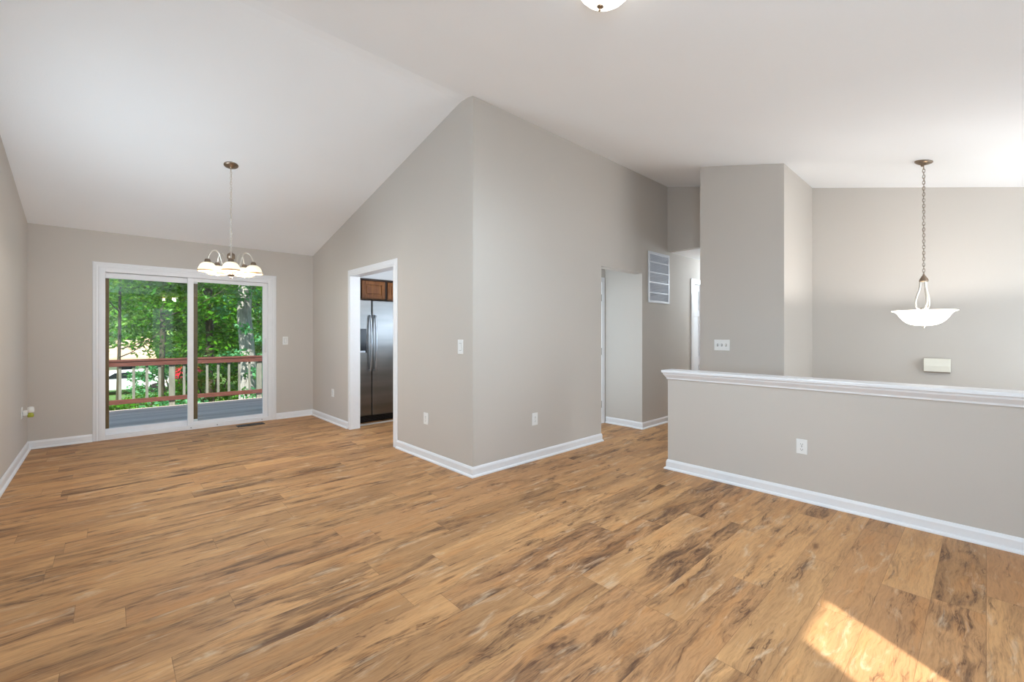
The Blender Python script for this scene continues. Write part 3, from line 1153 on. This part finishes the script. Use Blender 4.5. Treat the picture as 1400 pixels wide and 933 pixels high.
e = empty('wall_cabinet', (3.2, 6.67, 1.85), 'honey oak cabinet above the refrigerator', 'cabinet')
b = MB().box(-0.62, 0.62, -0.15, 0.17, 0.0, 0.30)
b.build('cabinet_body', M['oak'], parent=e)
b = MB().box(-0.63, 0.63, -0.19, -0.15, 0.287, 0.315)
b.build('crown_shadow_strip', M['oak_dark'], parent=e, bevel=0.004)  # dark colour stands in for the shadow line along the cabinet top
for (a, c) in ((-0.615, -0.325), (-0.300, 0.085), (0.130, 0.515)):
    b = MB()
    z0, z1 = 0.012, 0.282
    s = 0.055
    b.box(a, a + s, -0.172, -0.15, z0, z1).box(c - s, c, -0.172, -0.15, z0, z1)
    b.box(a + s, c - s, -0.172, -0.15, z0, z0 + s).box(a + s, c - s, -0.172, -0.15, z1 - s, z1)
    b.box(a + s, c - s, -0.156, -0.15, z0 + s, z1 - s)
    b.box(a + s + 0.02, c - s - 0.02, -0.168, -0.156, z0 + s + 0.02, z1 - s - 0.02)
    b.build('cabinet_door', M['oak'], parent=e, bevel=0.004)
for (a, c) in ((-0.325, -0.300), (0.085, 0.130)):
    MB().box(a, c, -0.152, -0.1495, 0.0, 0.287).build('face_gap', M['oak_dark'], parent=e)
b = MB().box(2.575, 4.2, 5.98, 6.06, 0.0, 0.006)
struct(b.build('trim_3', M['asphalt'], bevel=0.002), 'pale strip on the floor in front of the refrigerator', 'trim')

# ------------------------------------------------------------------ lamps


def chain(z0, z1, name, parent, m, r=0.011, wire=0.0021):
    b = MB()
    L = 0.034
    step = L - 2 * wire - 0.004
    n = max(2, int(round((z1 - z0) / step)))
    step = (z1 - z0) / n
    L = step + 2 * wire + 0.004
    for k in range(n):
        zc_ = z0 + step * (k + 0.5)
        pts = []
        for q in range(14):
            a = 2 * PI * q / 14
            px = 0.0085 * math.cos(a)
            pz = (L / 2) * math.sin(a)
            pz = max(-L / 2, min(L / 2, pz * 1.08))
            pts.append((px, 0, zc_ + pz) if k % 2 == 0 else (0, px, zc_ + pz))
        b.tube(pts, wire, 6, closed=True)
    return b.build(name, m, parent=parent)


def slope_canopy(parent, z, r, m, sl, depth=0.03):
    """canopy that lies against the sloped ceiling: sl = dz/dy"""
    b = MB()
    nrm = Vector((0, sl, -1)).normalized()
    b.lathe([(r, 0.0), (r, 0.006), (r * 0.93, 0.012), (r * 0.7, 0.02), (r * 0.3, depth), (0.012, depth + 0.004), (0.010, depth + 0.012), (0, depth + 0.014)],
            28, (0, 0, z), nrm)
    return b.build('canopy', m, parent=parent)


# chandelier
CHX, CHY = 0.952, 5.26
zceil = zc(CHY)
e = empty('chandelier', (CHX, CHY, 1.87), 'nickel five-arm chandelier with lit cream glass shades, hung on a chain', 'chandelier')
Z = lambda z: z - 1.87
slope_canopy(e, Z(zceil), 0.065, M['dark_nickel'], -(-0.2343) * -1, 0.032)
chain(Z(2.165), Z(zceil - 0.045), 'chain', e, M['nickel'])
b = MB()
cord = [(0.006 * math.sin(k * 0.9), 0.006 * math.cos(k * 0.9), Z(2.16) + (zceil - 0.045 - 2.16) * k / 40) for k in range(41)]
b.tube(cord, 0.002, 6)
b.build('lamp_cord', M['nickel'], parent=e)
b = MB()
b.lathe([(0, Z(1.876)), (0.008, Z(1.878)), (0.012, Z(1.886)), (0.008, Z(1.895)), (0.02, Z(1.90)), (0.036, Z(1.905)), (0.042, Z(1.93)), (0.036, Z(1.955)),
         (0.022, Z(1.965)), (0.022, Z(1.985)), (0.046, Z(1.995)), (0.050, Z(2.02)), (0.040, Z(2.04)), (0.024, Z(2.05)), (0.024, Z(2.075)),
         (0.036, Z(2.082)), (0.036, Z(2.12)), (0.03, Z(2.132)), (0.012, Z(2.14)), (0.006, Z(2.165)), (0, Z(2.168))], 24)
b.build('hub', M['dark_nickel'], parent=e)
AR = 0.206
a0 = math.atan2(-CHY, -CHX)
for k in range(5):
    a = a0 + 2 * PI * k / 5
    ca_, sa_ = math.cos(a), math.sin(a)
    ctrl = [(0.045, 2.02), (0.065, 2.012), (0.082, 2.03), (0.092, 2.075), (0.108, 2.122), (0.135, 2.145), (0.165, 2.137), (0.188, 2.105), (0.200, 2.07), (AR, 2.045)]
    pts = []
    for i in range(len(ctrl) - 1):
        for s in range(4):
            t = s / 4
            p0 = ctrl[max(i - 1, 0)]
            p1, p2 = ctrl[i], ctrl[i + 1]
            p3 = ctrl[min(i + 2, len(ctrl) - 1)]
            c = []
            for d in (0, 1):
                c.append(0.5 * (2 * p1[d] + (p2[d] - p0[d]) * t + (2 * p0[d] - 5 * p1[d] + 4 * p2[d] - p3[d]) * t * t + (3 * p1[d] - p0[d] - 3 * p2[d] + p3[d]) * t ** 3))
            pts.append((c[0] * ca_, c[0] * sa_, Z(c[1])))
    pts.append((AR * ca_, AR * sa_, Z(2.045)))
    b = MB().tube(pts, 0.0065, 8)
    arm = b.build('arm', M['nickel'], parent=e)
    ox, oy = AR * ca_, AR * sa_
    b = MB().lathe([(0.012, Z(2.055)), (0.022, Z(2.05)), (0.026, Z(2.035)), (0.028, Z(2.02)), (0.034, Z(2.013)), (0.030, Z(2.008))], 20, (ox, oy, 0))
    b.build('shade_holder', M['dark_nickel'], parent=arm)
    outer = [(0.030, 2.018), (0.045, 2.012), (0.060, 1.998), (0.072, 1.976), (0.080, 1.952), (0.084, 1.936)]
    inner = [(r - 0.004, z - 0.002) for r, z in reversed(outer)]
    b = MB().lathe([(r, Z(z)) for r, z in outer] + [(r, Z(z)) for r, z in inner], 28, (ox, oy, 0), cap=False)
    sh = b.build('glass_shade', M['shade'], parent=e)
    b = MB().lathe([(0.0835, Z(1.943)), (0.0862, Z(1.938)), (0.0862, Z(1.931)), (0.083, Z(1.928)), (0.080, Z(1.930)), (0.080, Z(1.938))], 28, (ox, oy, 0), cap=False)
    b.build('amber_rim', M['amber'], parent=sh)
    b = MB().lathe([(0, Z(1.915)), (0.012, Z(1.918)), (0.021, Z(1.93)), (0.024, Z(1.945)), (0.020, Z(1.96)), (0.013, Z(1.975)), (0.013, Z(2.005)), (0, Z(2.006))], 18, (ox, oy, 0))
    bl = b.build('bulb', M['bulb'], parent=e)
    point('chandelier_bulb_light', (CHX + ox, CHY + oy, 1.90), 4.4, (1.0, 0.95, 0.88), 0.02)

# pendant over the stairs
PX, PY = 5.212, 0.334
zceil = zc(PY)
e = empty('pendant_light', (PX, PY, 1.357), 'lit white glass bowl pendant on a chain over the stairs', 'pendant lamp')
Z = lambda z: z - 1.357
slope_canopy(e, Z(zceil), 0.062, M['dark_nickel'], 0.238, 0.03)
chain(Z(1.82), Z(zceil - 0.043), 'chain', e, M['dark_nickel'])
b = MB()
cord = [(0.006 * math.sin(k * 0.9), 0.006 * math.cos(k * 0.9), Z(1.81) + (zceil - 0.043 - 1.81) * k / 36) for k in range(37)]
b.tube(cord, 0.002, 6)
b.build('lamp_cord', M['nickel'], parent=e)
b = MB().lathe([(0.0, Z(1.835)), (0.006, Z(1.83)), (0.008, Z(1.815)), (0.016, Z(1.808)), (0.018, Z(1.798)), (0.026, Z(1.79)), (0.030, Z(1.775)), (0.032, Z(1.768)), (0.028, Z(1.760)), (0, Z(1.758))], 24)
b.build('cap', M['dark_nickel'], parent=e)
for k in range(3):
    a = k * 2 * PI / 3 + 1.461
    ctrl = [(0.022, 1.765), (0.023, 1.73), (0.029, 1.69), (0.042, 1.645), (0.051, 1.605), (0.053, 1.578), (0.049, 1.552), (0.038, 1.532), (0.022, 1.526)]
    pts = []
    for i in range(len(ctrl) - 1):
        for s in range(4):
            t = s / 4
            p0 = ctrl[max(i - 1, 0)]
            p1, p2 = ctrl[i], ctrl[i + 1]
            p3 = ctrl[min(i + 2, len(ctrl) - 1)]
            c = []
            for d in (0, 1):
                c.append(0.5 * (2 * p1[d] + (p2[d] - p0[d]) * t + (2 * p0[d] - 5 * p1[d] + 4 * p2[d] - p3[d]) * t * t + (3 * p1[d] - p0[d] - 3 * p2[d] + p3[d]) * t ** 3))
            pts.append((c[0] * math.cos(a), c[0] * math.sin(a), Z(c[1])))
    pts.append((0.022 * math.cos(a), 0.022 * math.sin(a), Z(1.526)))
    MB().tube(pts, 0.0075, 10).build('arm', M['nickel'], parent=e)
b = MB().lathe([(0.0, Z(1.54)), (0.02, Z(1.536)), (0.028, Z(1.522)), (0.014, Z(1.495)), (0.008, Z(1.48)), (0.008, Z(1.38))], 18)
b.build('stem', M['nickel'], parent=e)
outer = [(0.004, 1.378), (0.05, 1.380), (0.085, 1.388), (0.115, 1.404), (0.140, 1.427), (0.160, 1.455), (0.176, 1.482), (0.190, 1.497), (0.205, 1.503), (0.215, 1.506)]
inner = [(max(0.004, r - 0.003), z + 0.0045) for r, z in reversed(outer)]
b = MB().lathe([(r, Z(z)) for r, z in outer] + [(r, Z(z)) for r, z in inner], 40, cap=False)
b.build('glass_bowl', M['bowl'], parent=e)
b = MB().lathe([(0, Z(1.352)), (0.006, Z(1.354)), (0.008, Z(1.360)), (0.005, Z(1.366)), (0.014, Z(1.372)), (0.013, Z(1.379)), (0, Z(1.38))], 18)
b.build('finial', M['nickel'], parent=e)
for k in range(3):
    a = k * 2 * PI / 3 + 1.461 + PI / 3
    b = MB().lathe([(0, -0.03), (0.016, -0.026), (0.022, -0.01), (0.016, 0.01), (0.011, 0.03), (0, 0.032)], 14, (0.055 * math.cos(a), 0.055 * math.sin(a), Z(1.45)))
    b.build('bulb', M['bulb'], parent=e)
point('pendant_bulb_light', (PX, PY, 1.466), 25.0, (1.0, 0.99, 0.98), 0.03)

# flush dome on the near ceiling slope
nrm = Vector((0, 0.238, -1)).normalized()
r_ = (819.5 - 700) / FPX
s_, c_ = math.sin(YAW), math.cos(YAW)
ray = Vector((s_ + r_ * c_, c_ - r_ * s_, (456.3 - 15.5) / FPX))
DEP = 0.142
tt = ((3.485 - 0.238 * 3.18) - HCAM - DEP * math.sqrt(1 + 0.238 ** 2)) / (ray.z - 0.238 * ray.y)
tip = Vector((0, 0, HCAM)) + ray * tt
cen = tip - nrm * DEP
e = empty('ceiling_light', cen, 'lit white dome ceiling light at the top edge of the picture', 'ceiling light')
b = MB().lathe([(0.08, 0.0), (0.142, 0.002), (0.145, 0.012), (0.14, 0.022), (0.13, 0.026)], 40, (0, 0, 0), nrm)
b.build('pan', M['dark_nickel'], parent=e)
b = MB().lathe([(0.136, 0.020), (0.134, 0.036), (0.124, 0.06), (0.104, 0.083), (0.078, 0.101), (0.048, 0.113), (0.02, 0.119), (0.0, 0.12)], 40, (0, 0, 0), nrm)
b.build('glass_dome', M['dome'], parent=e)
b = MB().lathe([(0.017, 0.119), (0.017, 0.123), (0.012, 0.127), (0.005, 0.130), (0.004, 0.134), (0.0065, 0.138), (0.004, 0.142), (0, 0.1425)], 20, (0, 0, 0), nrm)
b.build('finial', M['dark_nickel'], parent=e)
sd = bpy.data.lights.new('dome_lamp_light', 'SPOT')
sd.energy = 125.0
sd.color = (0.69, 0.86, 1.0)
sd.spot_size = math.radians(178)
sd.spot_blend = 1.0
sd.shadow_soft_size = 0.03
so = bpy.data.objects.new('dome_lamp_light', sd)
COL.objects.link(so)
so.location = cen + nrm * 0.18
so.rotation_euler = nrm.to_track_quat('-Z', 'Y').to_euler()

# ------------------------------------------------------------------ outdoors: ground, deck, railing
b = MB()
b.add([(-60, 7.6, -2.2), (70, 7.6, -2.2), (70, 120, -2.6), (-60, 120, -2.6)], [(0, 1, 2, 3)])
struct(b.build('ground', M['ground']), 'green ground beyond the deck', 'ground')
b = MB()
b.add([(-60, -60, -1.55), (70, -60, -1.55), (70, -1.45, -1.55), (-60, -1.45, -1.55)], [(0, 1, 2, 3)])
struct(b.build('ground_front', M['ground']))
b = MB().box(-14, 16, 30.5, 38.6, -2.42, -2.36)
struct(b.build('driveway', M['asphalt']), 'pale driveway beyond the trees', 'driveway')

RY = 11.0
b = MB()
b.box(-2.2, 5.75, 7.49, RY - 0.022, -0.16, -0.12)
dk = b.build('deck', M['deck'])
tag(dk, 'weathered grey wooden deck outside the sliding door', 'deck')
b = MB().box(-2.2, 5.75, RY - 0.062, RY - 0.022, -0.42, -0.161).box(-2.2, 5.75, 7.49, 7.53, -0.42, -0.161)
b.build('rim_joist', M['grey_wood'], parent=dk)
for px in (-2.1, 1.8, 5.65):
    b = MB().box(px - 0.05, px + 0.05, RY - 0.165, RY - 0.064, -2.3, -0.161)
    b.build('support_post', M['grey_wood'], parent=dk)

e = empty('deck_railing', (1.76, RY, -0.12), 'red-brown topped wooden railing at the far edge of the deck', 'railing')
X0 = 1.76
posts = [0.985 + 1.545 * k for k in (-2, -1, 0, 1, 2, 3)]
xa, xb = posts[0] - 0.06, posts[-1] + 0.06
b = MB().box(xa - X0, xb - X0, -0.075, 0.07, 0.90, 0.938)
b.build('cap_rail', M['rail_red'], parent=e, bevel=0.006)
b = MB().box(xa - X0, xb - X0, -0.06, -0.022, 0.81, 0.90)
b.build('top_rail', M['rail_red'], parent=e, bevel=0.004)
b = MB().box(xa - X0, xb - X0, -0.06, -0.022, 0.105, 0.19)
b.build('bottom_rail', M['rail_red'], parent=e, bevel=0.004)
for p in posts:
    MB().box(p - 0.048 - X0, p + 0.048 - X0, -0.02, 0.07, -0.28, 0.90).build('railing_post', M['grey_wood'], parent=e, bevel=0.005)
for k in range(len(posts) - 1):
    for q in range(1, 8):
        p = posts[k] + (posts[k + 1] - posts[k]) * q / 8
        MB().box(p - 0.021 - X0, p + 0.021 - X0, -0.02, 0.018, 0.12, 0.90).build('baluster', M['grey_wood'], parent=e, bevel=0.003)

# ------------------------------------------------------------------ trees
RNG = np.random.default_rng(11)


def leaf_mesh(name, clumps, per, size, mat, spread=0.35, flat=0.5):
    """clumps: array (n, 4) x, y, z, r.  Every leaf is a folded diamond."""
    cl = np.asarray(clumps, float)
    n = len(cl) * per
    idx = np.repeat(np.arange(len(cl)), per)
    dirs = RNG.normal(size=(n, 3))
    dirs /= np.linalg.norm(dirs, axis=1, keepdims=True)
    rad = cl[idx, 3] * RNG.uniform(0.15, 1.0, n) ** 0.6
    pos = cl[idx, :3] + dirs * rad[:, None] * np.array([1, 1, 0.62])
    ax = RNG.normal(size=(n, 3)) * np.array([1, 1, flat])
    ax[:, 2] -= 0.25
    ax /= np.linalg.norm(ax, axis=1, keepdims=True)
    up = RNG.normal(size=(n, 3)) * 0.7 + np.array([0, 0, 1.0])
    side = np.cross(ax, up)
    side /= np.linalg.norm(side, axis=1, keepdims=True) + 1e-9
    nrm = np.cross(side, ax)
    L = size * RNG.uniform(0.65, 1.35, n)[:, None]
    v = np.empty((n, 4, 3))
    v[:, 0] = pos
    v[:, 1] = pos + ax * L * 0.45 + side * L * 0.3 + nrm * L * 0.07
    v[:, 2] = pos + ax * L
    v[:, 3] = pos + ax * L * 0.45 - side * L * 0.3 + nrm * L * 0.07
    me = bpy.data.meshes.new(name)
    me.vertices.add(n * 4)
    me.vertices.foreach_set('co', v.reshape(-1))
    me.loops.add(n * 4)
    me.loops.foreach_set('vertex_index', np.arange(n * 4, dtype=np.int32))
    me.polygons.add(n)
    me.polygons.foreach_set('loop_start', np.arange(0, n * 4, 4, dtype=np.int32))
    me.polygons.foreach_set('loop_total', np.full(n, 4, dtype=np.int32))
    me.update(calc_edges=True)
    me.materials.append(mat)
    return me


def crown(cx, cy, cz, rx, ry, rz, n, r):
    d = RNG.normal(size=(n, 3))
    d /= np.linalg.norm(d, axis=1, keepdims=True)
    k = RNG.uniform(0.2, 1.0, n) ** 0.5
    p = np.array([cx, cy, cz]) + d * k[:, None] * np.array([rx, ry, rz])
    return np.column_stack([p, RNG.uniform(0.6, 1.25, n) * r])


def trunk_mb(h, r, lean=0.0, branches=5, top=None, z0=0.0, seed=0):
    rr = random.Random(seed)
    b = MB()
    pts = []
    rad = []
    for k in range(9):
        a = k / 8
        pts.append((lean * a * a * h + rr.uniform(-0.3, 0.3) * r, rr.uniform(-0.3, 0.3) * r, z0 + h * a))
        rad.append(r * (1.25 if k == 0 else 1.0) * (1 - 0.55 * a))
    b.tube(pts, r, 12, radii=rad)
    for k in range(branches):
        a = rr.uniform(0.4, 0.92)
        base = Vector((lean * a * a * h, 0, z0 + h * a))
        an = rr.uniform(0, 2 * PI)
        ln = h * rr.uniform(0.18, 0.34)
        q = []
        for s in range(5):
            t = s / 4
            q.append(base + Vector((math.cos(an) * ln * t, math.sin(an) * ln * t, ln * (0.25 * t + 0.35 * t * t))))
        b.tube(q, r, 7, radii=[r * 0.32 * (1 - 0.8 * s / 4) for s in range(5)])
    return b


def put_leaf(me, name, parent):
    o = bpy.data.objects.new(name, me)
    COL.objects.link(o)
    o.parent = parent
    return o


GZ = -2.3


def tree(loc, label, h, r, lean, bark, clumps, per, size, mat, branches=5, seed=0, name='tree', cat='tree', group=None, rz=0.0):
    e = empty(name, loc, label, cat, group, rz)
    trunk_mb(h, r, lean, branches, seed=seed).build('trunk', bark, parent=e)
    put_leaf(leaf_mesh('foliage', clumps, per, size, mat), 'foliage', e)
    return e


# the big pale trunk right of the railing's centre, crown far above, sprays low on the trunk
cl = np.vstack([crown(0, 0, 9.0, 3.2, 2.6, 2.2, 60, 0.7),
                np.array([[-0.45, -0.7, 4.55, 0.38], [-0.1, -0.8, 4.8, 0.34], [0.35, -0.6, 4.35, 0.3], [-0.75, -0.6, 4.25, 0.22],
                          [-0.2, -0.7, 3.75, 0.25], [0.3, -0.7, 3.45, 0.34], [-0.35, -0.7, 3.05, 0.3], [-0.7, -0.7, 3.0, 0.2],
                          [0.45, -0.6, 3.0, 0.28], [0.1, -0.7, 2.45, 0.34], [0.55, -0.5, 4.75, 0.4], [0.1, -0.7, 1.7, 0.45], [0.5, -0.6, 1.4, 0.4]])])
tree((3.13, 15.0, GZ), 'big tree with a thick pale grey trunk beyond the deck railing', 11.0, 0.24, 0.0, M['bark'], cl, 60, 0.13, M['leaf_blue'], 3, 3)

TREES = [
    # X, Y, label, height, radius, lean, bark, leaf, crown spec
    (2.9, 20.0, 'slim dark trunk standing just left of the big pale trunk', 9, 0.17, 0.0, 'bark_dark', 'leaf', (0, 0, 5.0, 2.2, 1.6, 2.6, 90, 0.6), 70, 0.16),
    (1.42, 19.0, 'slender trunk seen through the fixed glass leaf', 9, 0.10, 0.01, 'bark_dark', 'leaf', (0.2, 0.6, 5.3, 1.7, 1.3, 2.2, 90, 0.55), 70, 0.15),
    (0.24, 15.0, 'thin leaning sapling at the left edge of the door glass', 6, 0.05, 0.012, 'bark_dark', 'leaf_light', (0.2, 0.2, 5.1, 1.0, 0.9, 0.9, 40, 0.4), 60, 0.11),
    (-0.9, 26.0, 'light green tree at the left of the door view', 9, 0.14, 0.0, 'bark_dark', 'leaf_far', (1.4, 0, 5.4, 2.8, 1.6, 2.6, 120, 0.6), 70, 0.2),
    (4.9, 24.0, 'dark leafy tree at the right of the door view', 10, 0.2, 0.0, 'bark_dark', 'leaf', (0, 0, 4.6, 2.6, 1.6, 3.2, 120, 0.65), 70, 0.19),
    (3.2, 29.0, 'yellow-green tree in the middle of the door view', 11, 0.2, 0.0, 'bark_dark', 'leaf_light', (0, 0, 4.9, 2.6, 1.6, 3.2, 120, 0.65), 70, 0.2),
    (6.3, 31.0, 'deep green tree far right behind the big trunk', 11, 0.2, 0.0, 'bark_dark', 'leaf', (0, 0, 4.6, 2.8, 1.8, 3.4, 120, 0.75), 70, 0.22),
]
for i, (x, y, lab, h, r, ln, bk, lf, cr, per, sz) in enumerate(TREES):
    tree((x, y, GZ), lab, h, r, ln, M[bk], crown(*cr), per, sz, M[lf], 5, 20 + i)

# overhanging near boughs: a tree just right of the deck whose crown reaches over the view
cl = np.vstack([crown(0.9, 14.0, 3.0, 1.5, 1.0, 0.55, 46, 0.42), crown(2.6, 13.6, 3.2, 1.2, 0.9, 0.5, 24, 0.4), crown(4.4, 13.6, 4.0, 1.6, 1.2, 1.2, 40, 0.5)])
cl[:, 0] -= 5.3
cl[:, 1] -= 14.0
cl[:, 2] -= GZ
e = empty('tree', (5.3, 14.0, GZ), 'overhanging tree whose leafy boughs fill the top of the door glass', 'tree')
b = trunk_mb(8.5, 0.18, 0.0, 3, seed=71)
for (tx, ty, tz) in ((-4.6, 0.1, 5.5), (-2.6, -0.3, 5.7), (-0.9, -0.4, 6.3)):
    q = [Vector((0, 0, 4.2)).lerp(Vector((tx, ty, tz)), t) + Vector((0, 0, 0.5 * math.sin(PI * t))) for t in [k / 8 for k in range(9)]]
    b.tube(q, 0.06, 8, radii=[0.075 * (1 - 0.85 * k / 8) for k in range(9)])
b.build('trunk', M['bark_dark'], parent=e)
put_leaf(leaf_mesh('foliage', cl, 75, 0.12, M['leaf']), 'foliage', e)

# shrubs below the railing
SHR = [(0.15, 13.6, 'leafy shrub below the railing at the left edge of the glass', 'leaf', 1.0, 2.05),
       (1.35, 14.2, 'blue-green shrub below the railing left of its centre post', 'leaf_blue', 0.95, 2.0),
       (2.2, 13.2, 'light green shrub under the middle of the railing', 'leaf', 0.8, 1.9),
       (3.0, 13.4, 'shrub below the right end of the railing at the foot of the big trunk', 'leaf_blue', 0.9, 2.15),
       (4.2, 14.6, 'dark shrub right of the big pale trunk', 'leaf', 1.2, 2.5),
       (0.9, 17.5, 'wide bush behind the shrubs, below the driveway', 'leaf', 1.3, 2.05),
       (2.5, 17.0, 'tall dark bush between the two dark trunks', 'leaf', 1.2, 2.7),
       (2.0, 22.5, 'far bush under the yellow-green tree', 'leaf_blue', 1.5, 2.9)]
for i, (x, y, lab, lf, r, top) in enumerate(SHR):
    e = empty('shrub', (x, y, GZ), lab, 'shrub', 'shrubs below the deck railing')
    b = MB()
    for k in range(5):
        a = k * 1.3 + i
        b.tube([(0, 0, 0), (0.12 * math.cos(a), 0.12 * math.sin(a), top * 0.4), (0.4 * r * math.cos(a), 0.4 * r * math.sin(a), top * 0.8)], 0.02, 6)
    b.build('stem', M['bark_dark'], parent=e)
    put_leaf(leaf_mesh('foliage', crown(0, 0, top * 0.55, r, r * 0.8, top * 0.42, 60, 0.32), 62, 0.11, M[lf]), 'foliage', e)

# the wall of far woods
far = [leaf_mesh('foliage', crown(0, 0, 5.5, 3.4, 2.2, 5.2, 260, 0.8), 60, 0.3, m) for m in (M['leaf_far'], M['leaf_light'], M['leaf'])]
tr_me = trunk_mb(10, 0.24, 0, 5, seed=99).build('trunk', M['bark_dark'])
FAR = [(-16, 58, 1), (-10, 58, 0), (-4.6, 58, 1), (0.6, 58, 0), (5.8, 57, 0), (11, 56, 2), (16, 56, 1), (9.2, 47, 1), (14.8, 46, 2), (10.2, 40, 0),
       (15.5, 38, 1), (21, 44, 2), (-2.0, 66, 0), (3.4, 66, 2)]
for i, (x, y, k) in enumerate(FAR):
    e = empty('tree', (x, y, GZ - 0.2), ['pale sunlit tree in the far woods', 'light green tree in the far woods', 'deep green tree in the far woods'][k],
              'tree', 'far woods beyond the driveway', rz=i * 1.3)
    s = 1.25 + 0.05 * (i % 4)
    e.scale = (s, s, s)
    t = tr_me if i == 0 else tr_me.copy()
    if i:
        COL.objects.link(t)
    t.parent = e
    put_leaf(far[k], 'foliage', e)

# ------------------------------------------------------------------ neighbour house and cars
e = empty('neighbour_house', (-3.0, 42.0, -2.45), 'low house with a tan shingle roof beyond the trees', 'house')
b = MB().box(-6, 5.4, 0, 8, 0, 1.95)
hw = b.build('house_wall', M['siding'], parent=e)
b = MB()
b.prism([(-0.7, 1.9), (4.0, 3.35), (8.7, 1.9), (8.7, 2.05), (4.0, 3.5), (-0.7, 2.05)], FNX, -6.5, 5.8)
b.build('roof', M['roof'], parent=e)
for x in (-4.2, -1.2, 1.8, 4.2):
    b = MB().box(x - 0.5, x + 0.5, -0.04, 0.0, 0.7, 1.65)
    w = b.build('window', M['car_white'], parent=e)
    MB().box(x - 0.44, x + 0.44, -0.05, -0.041, 0.76, 1.59).build('pane', M['car_glass'], parent=w)


def car(loc, rz, paint_m, label):
    e = empty('car', loc, label, 'car', None, rz)
    prof = [(-2.2, 0.35), (-2.2, 0.75), (-2.1, 0.9), (-1.2, 0.98), (-0.5, 1.42), (0.9, 1.46), (1.6, 1.02), (2.15, 0.95), (2.25, 0.7), (2.25, 0.35)]
    MB().prism(prof, lambda p, t: (p[0], t, p[1]), -0.85, 0.85).build('car_body', paint_m, parent=e, bevel=0.08, seg=3)
    gl = [(-1.0, 1.02), (-0.45, 1.36), (0.85, 1.39), (1.4, 1.04)]
    b = MB()
    b.prism(gl, lambda p, t: (p[0], t, p[1]), -0.862, -0.852)
    b.prism(gl, lambda p, t: (p[0], t, p[1]), 0.852, 0.862)
    b.build('side_window', M['car_glass'], parent=e)
    for sx in (-1.35, 1.4):
        for sy in (-0.8, 0.8):
            MB().lathe([(0.0, -0.1), (0.2, -0.1), (0.31, -0.08), (0.33, -0.04), (0.33, 0.04), (0.31, 0.08), (0.2, 0.1), (0, 0.1)], 24, (sx, sy, 0.33), (0, 1, 0)).build('wheel', M['tyre'], parent=e)
    return e


car((0.9, 35.2, -2.36), 0.0, M['car_white'], 'white car on the driveway, seen between the left balusters')
car((4.0, 35.5, -2.36), 1.42, M['car_red'], 'red car on the driveway, seen right of the centre railing post')
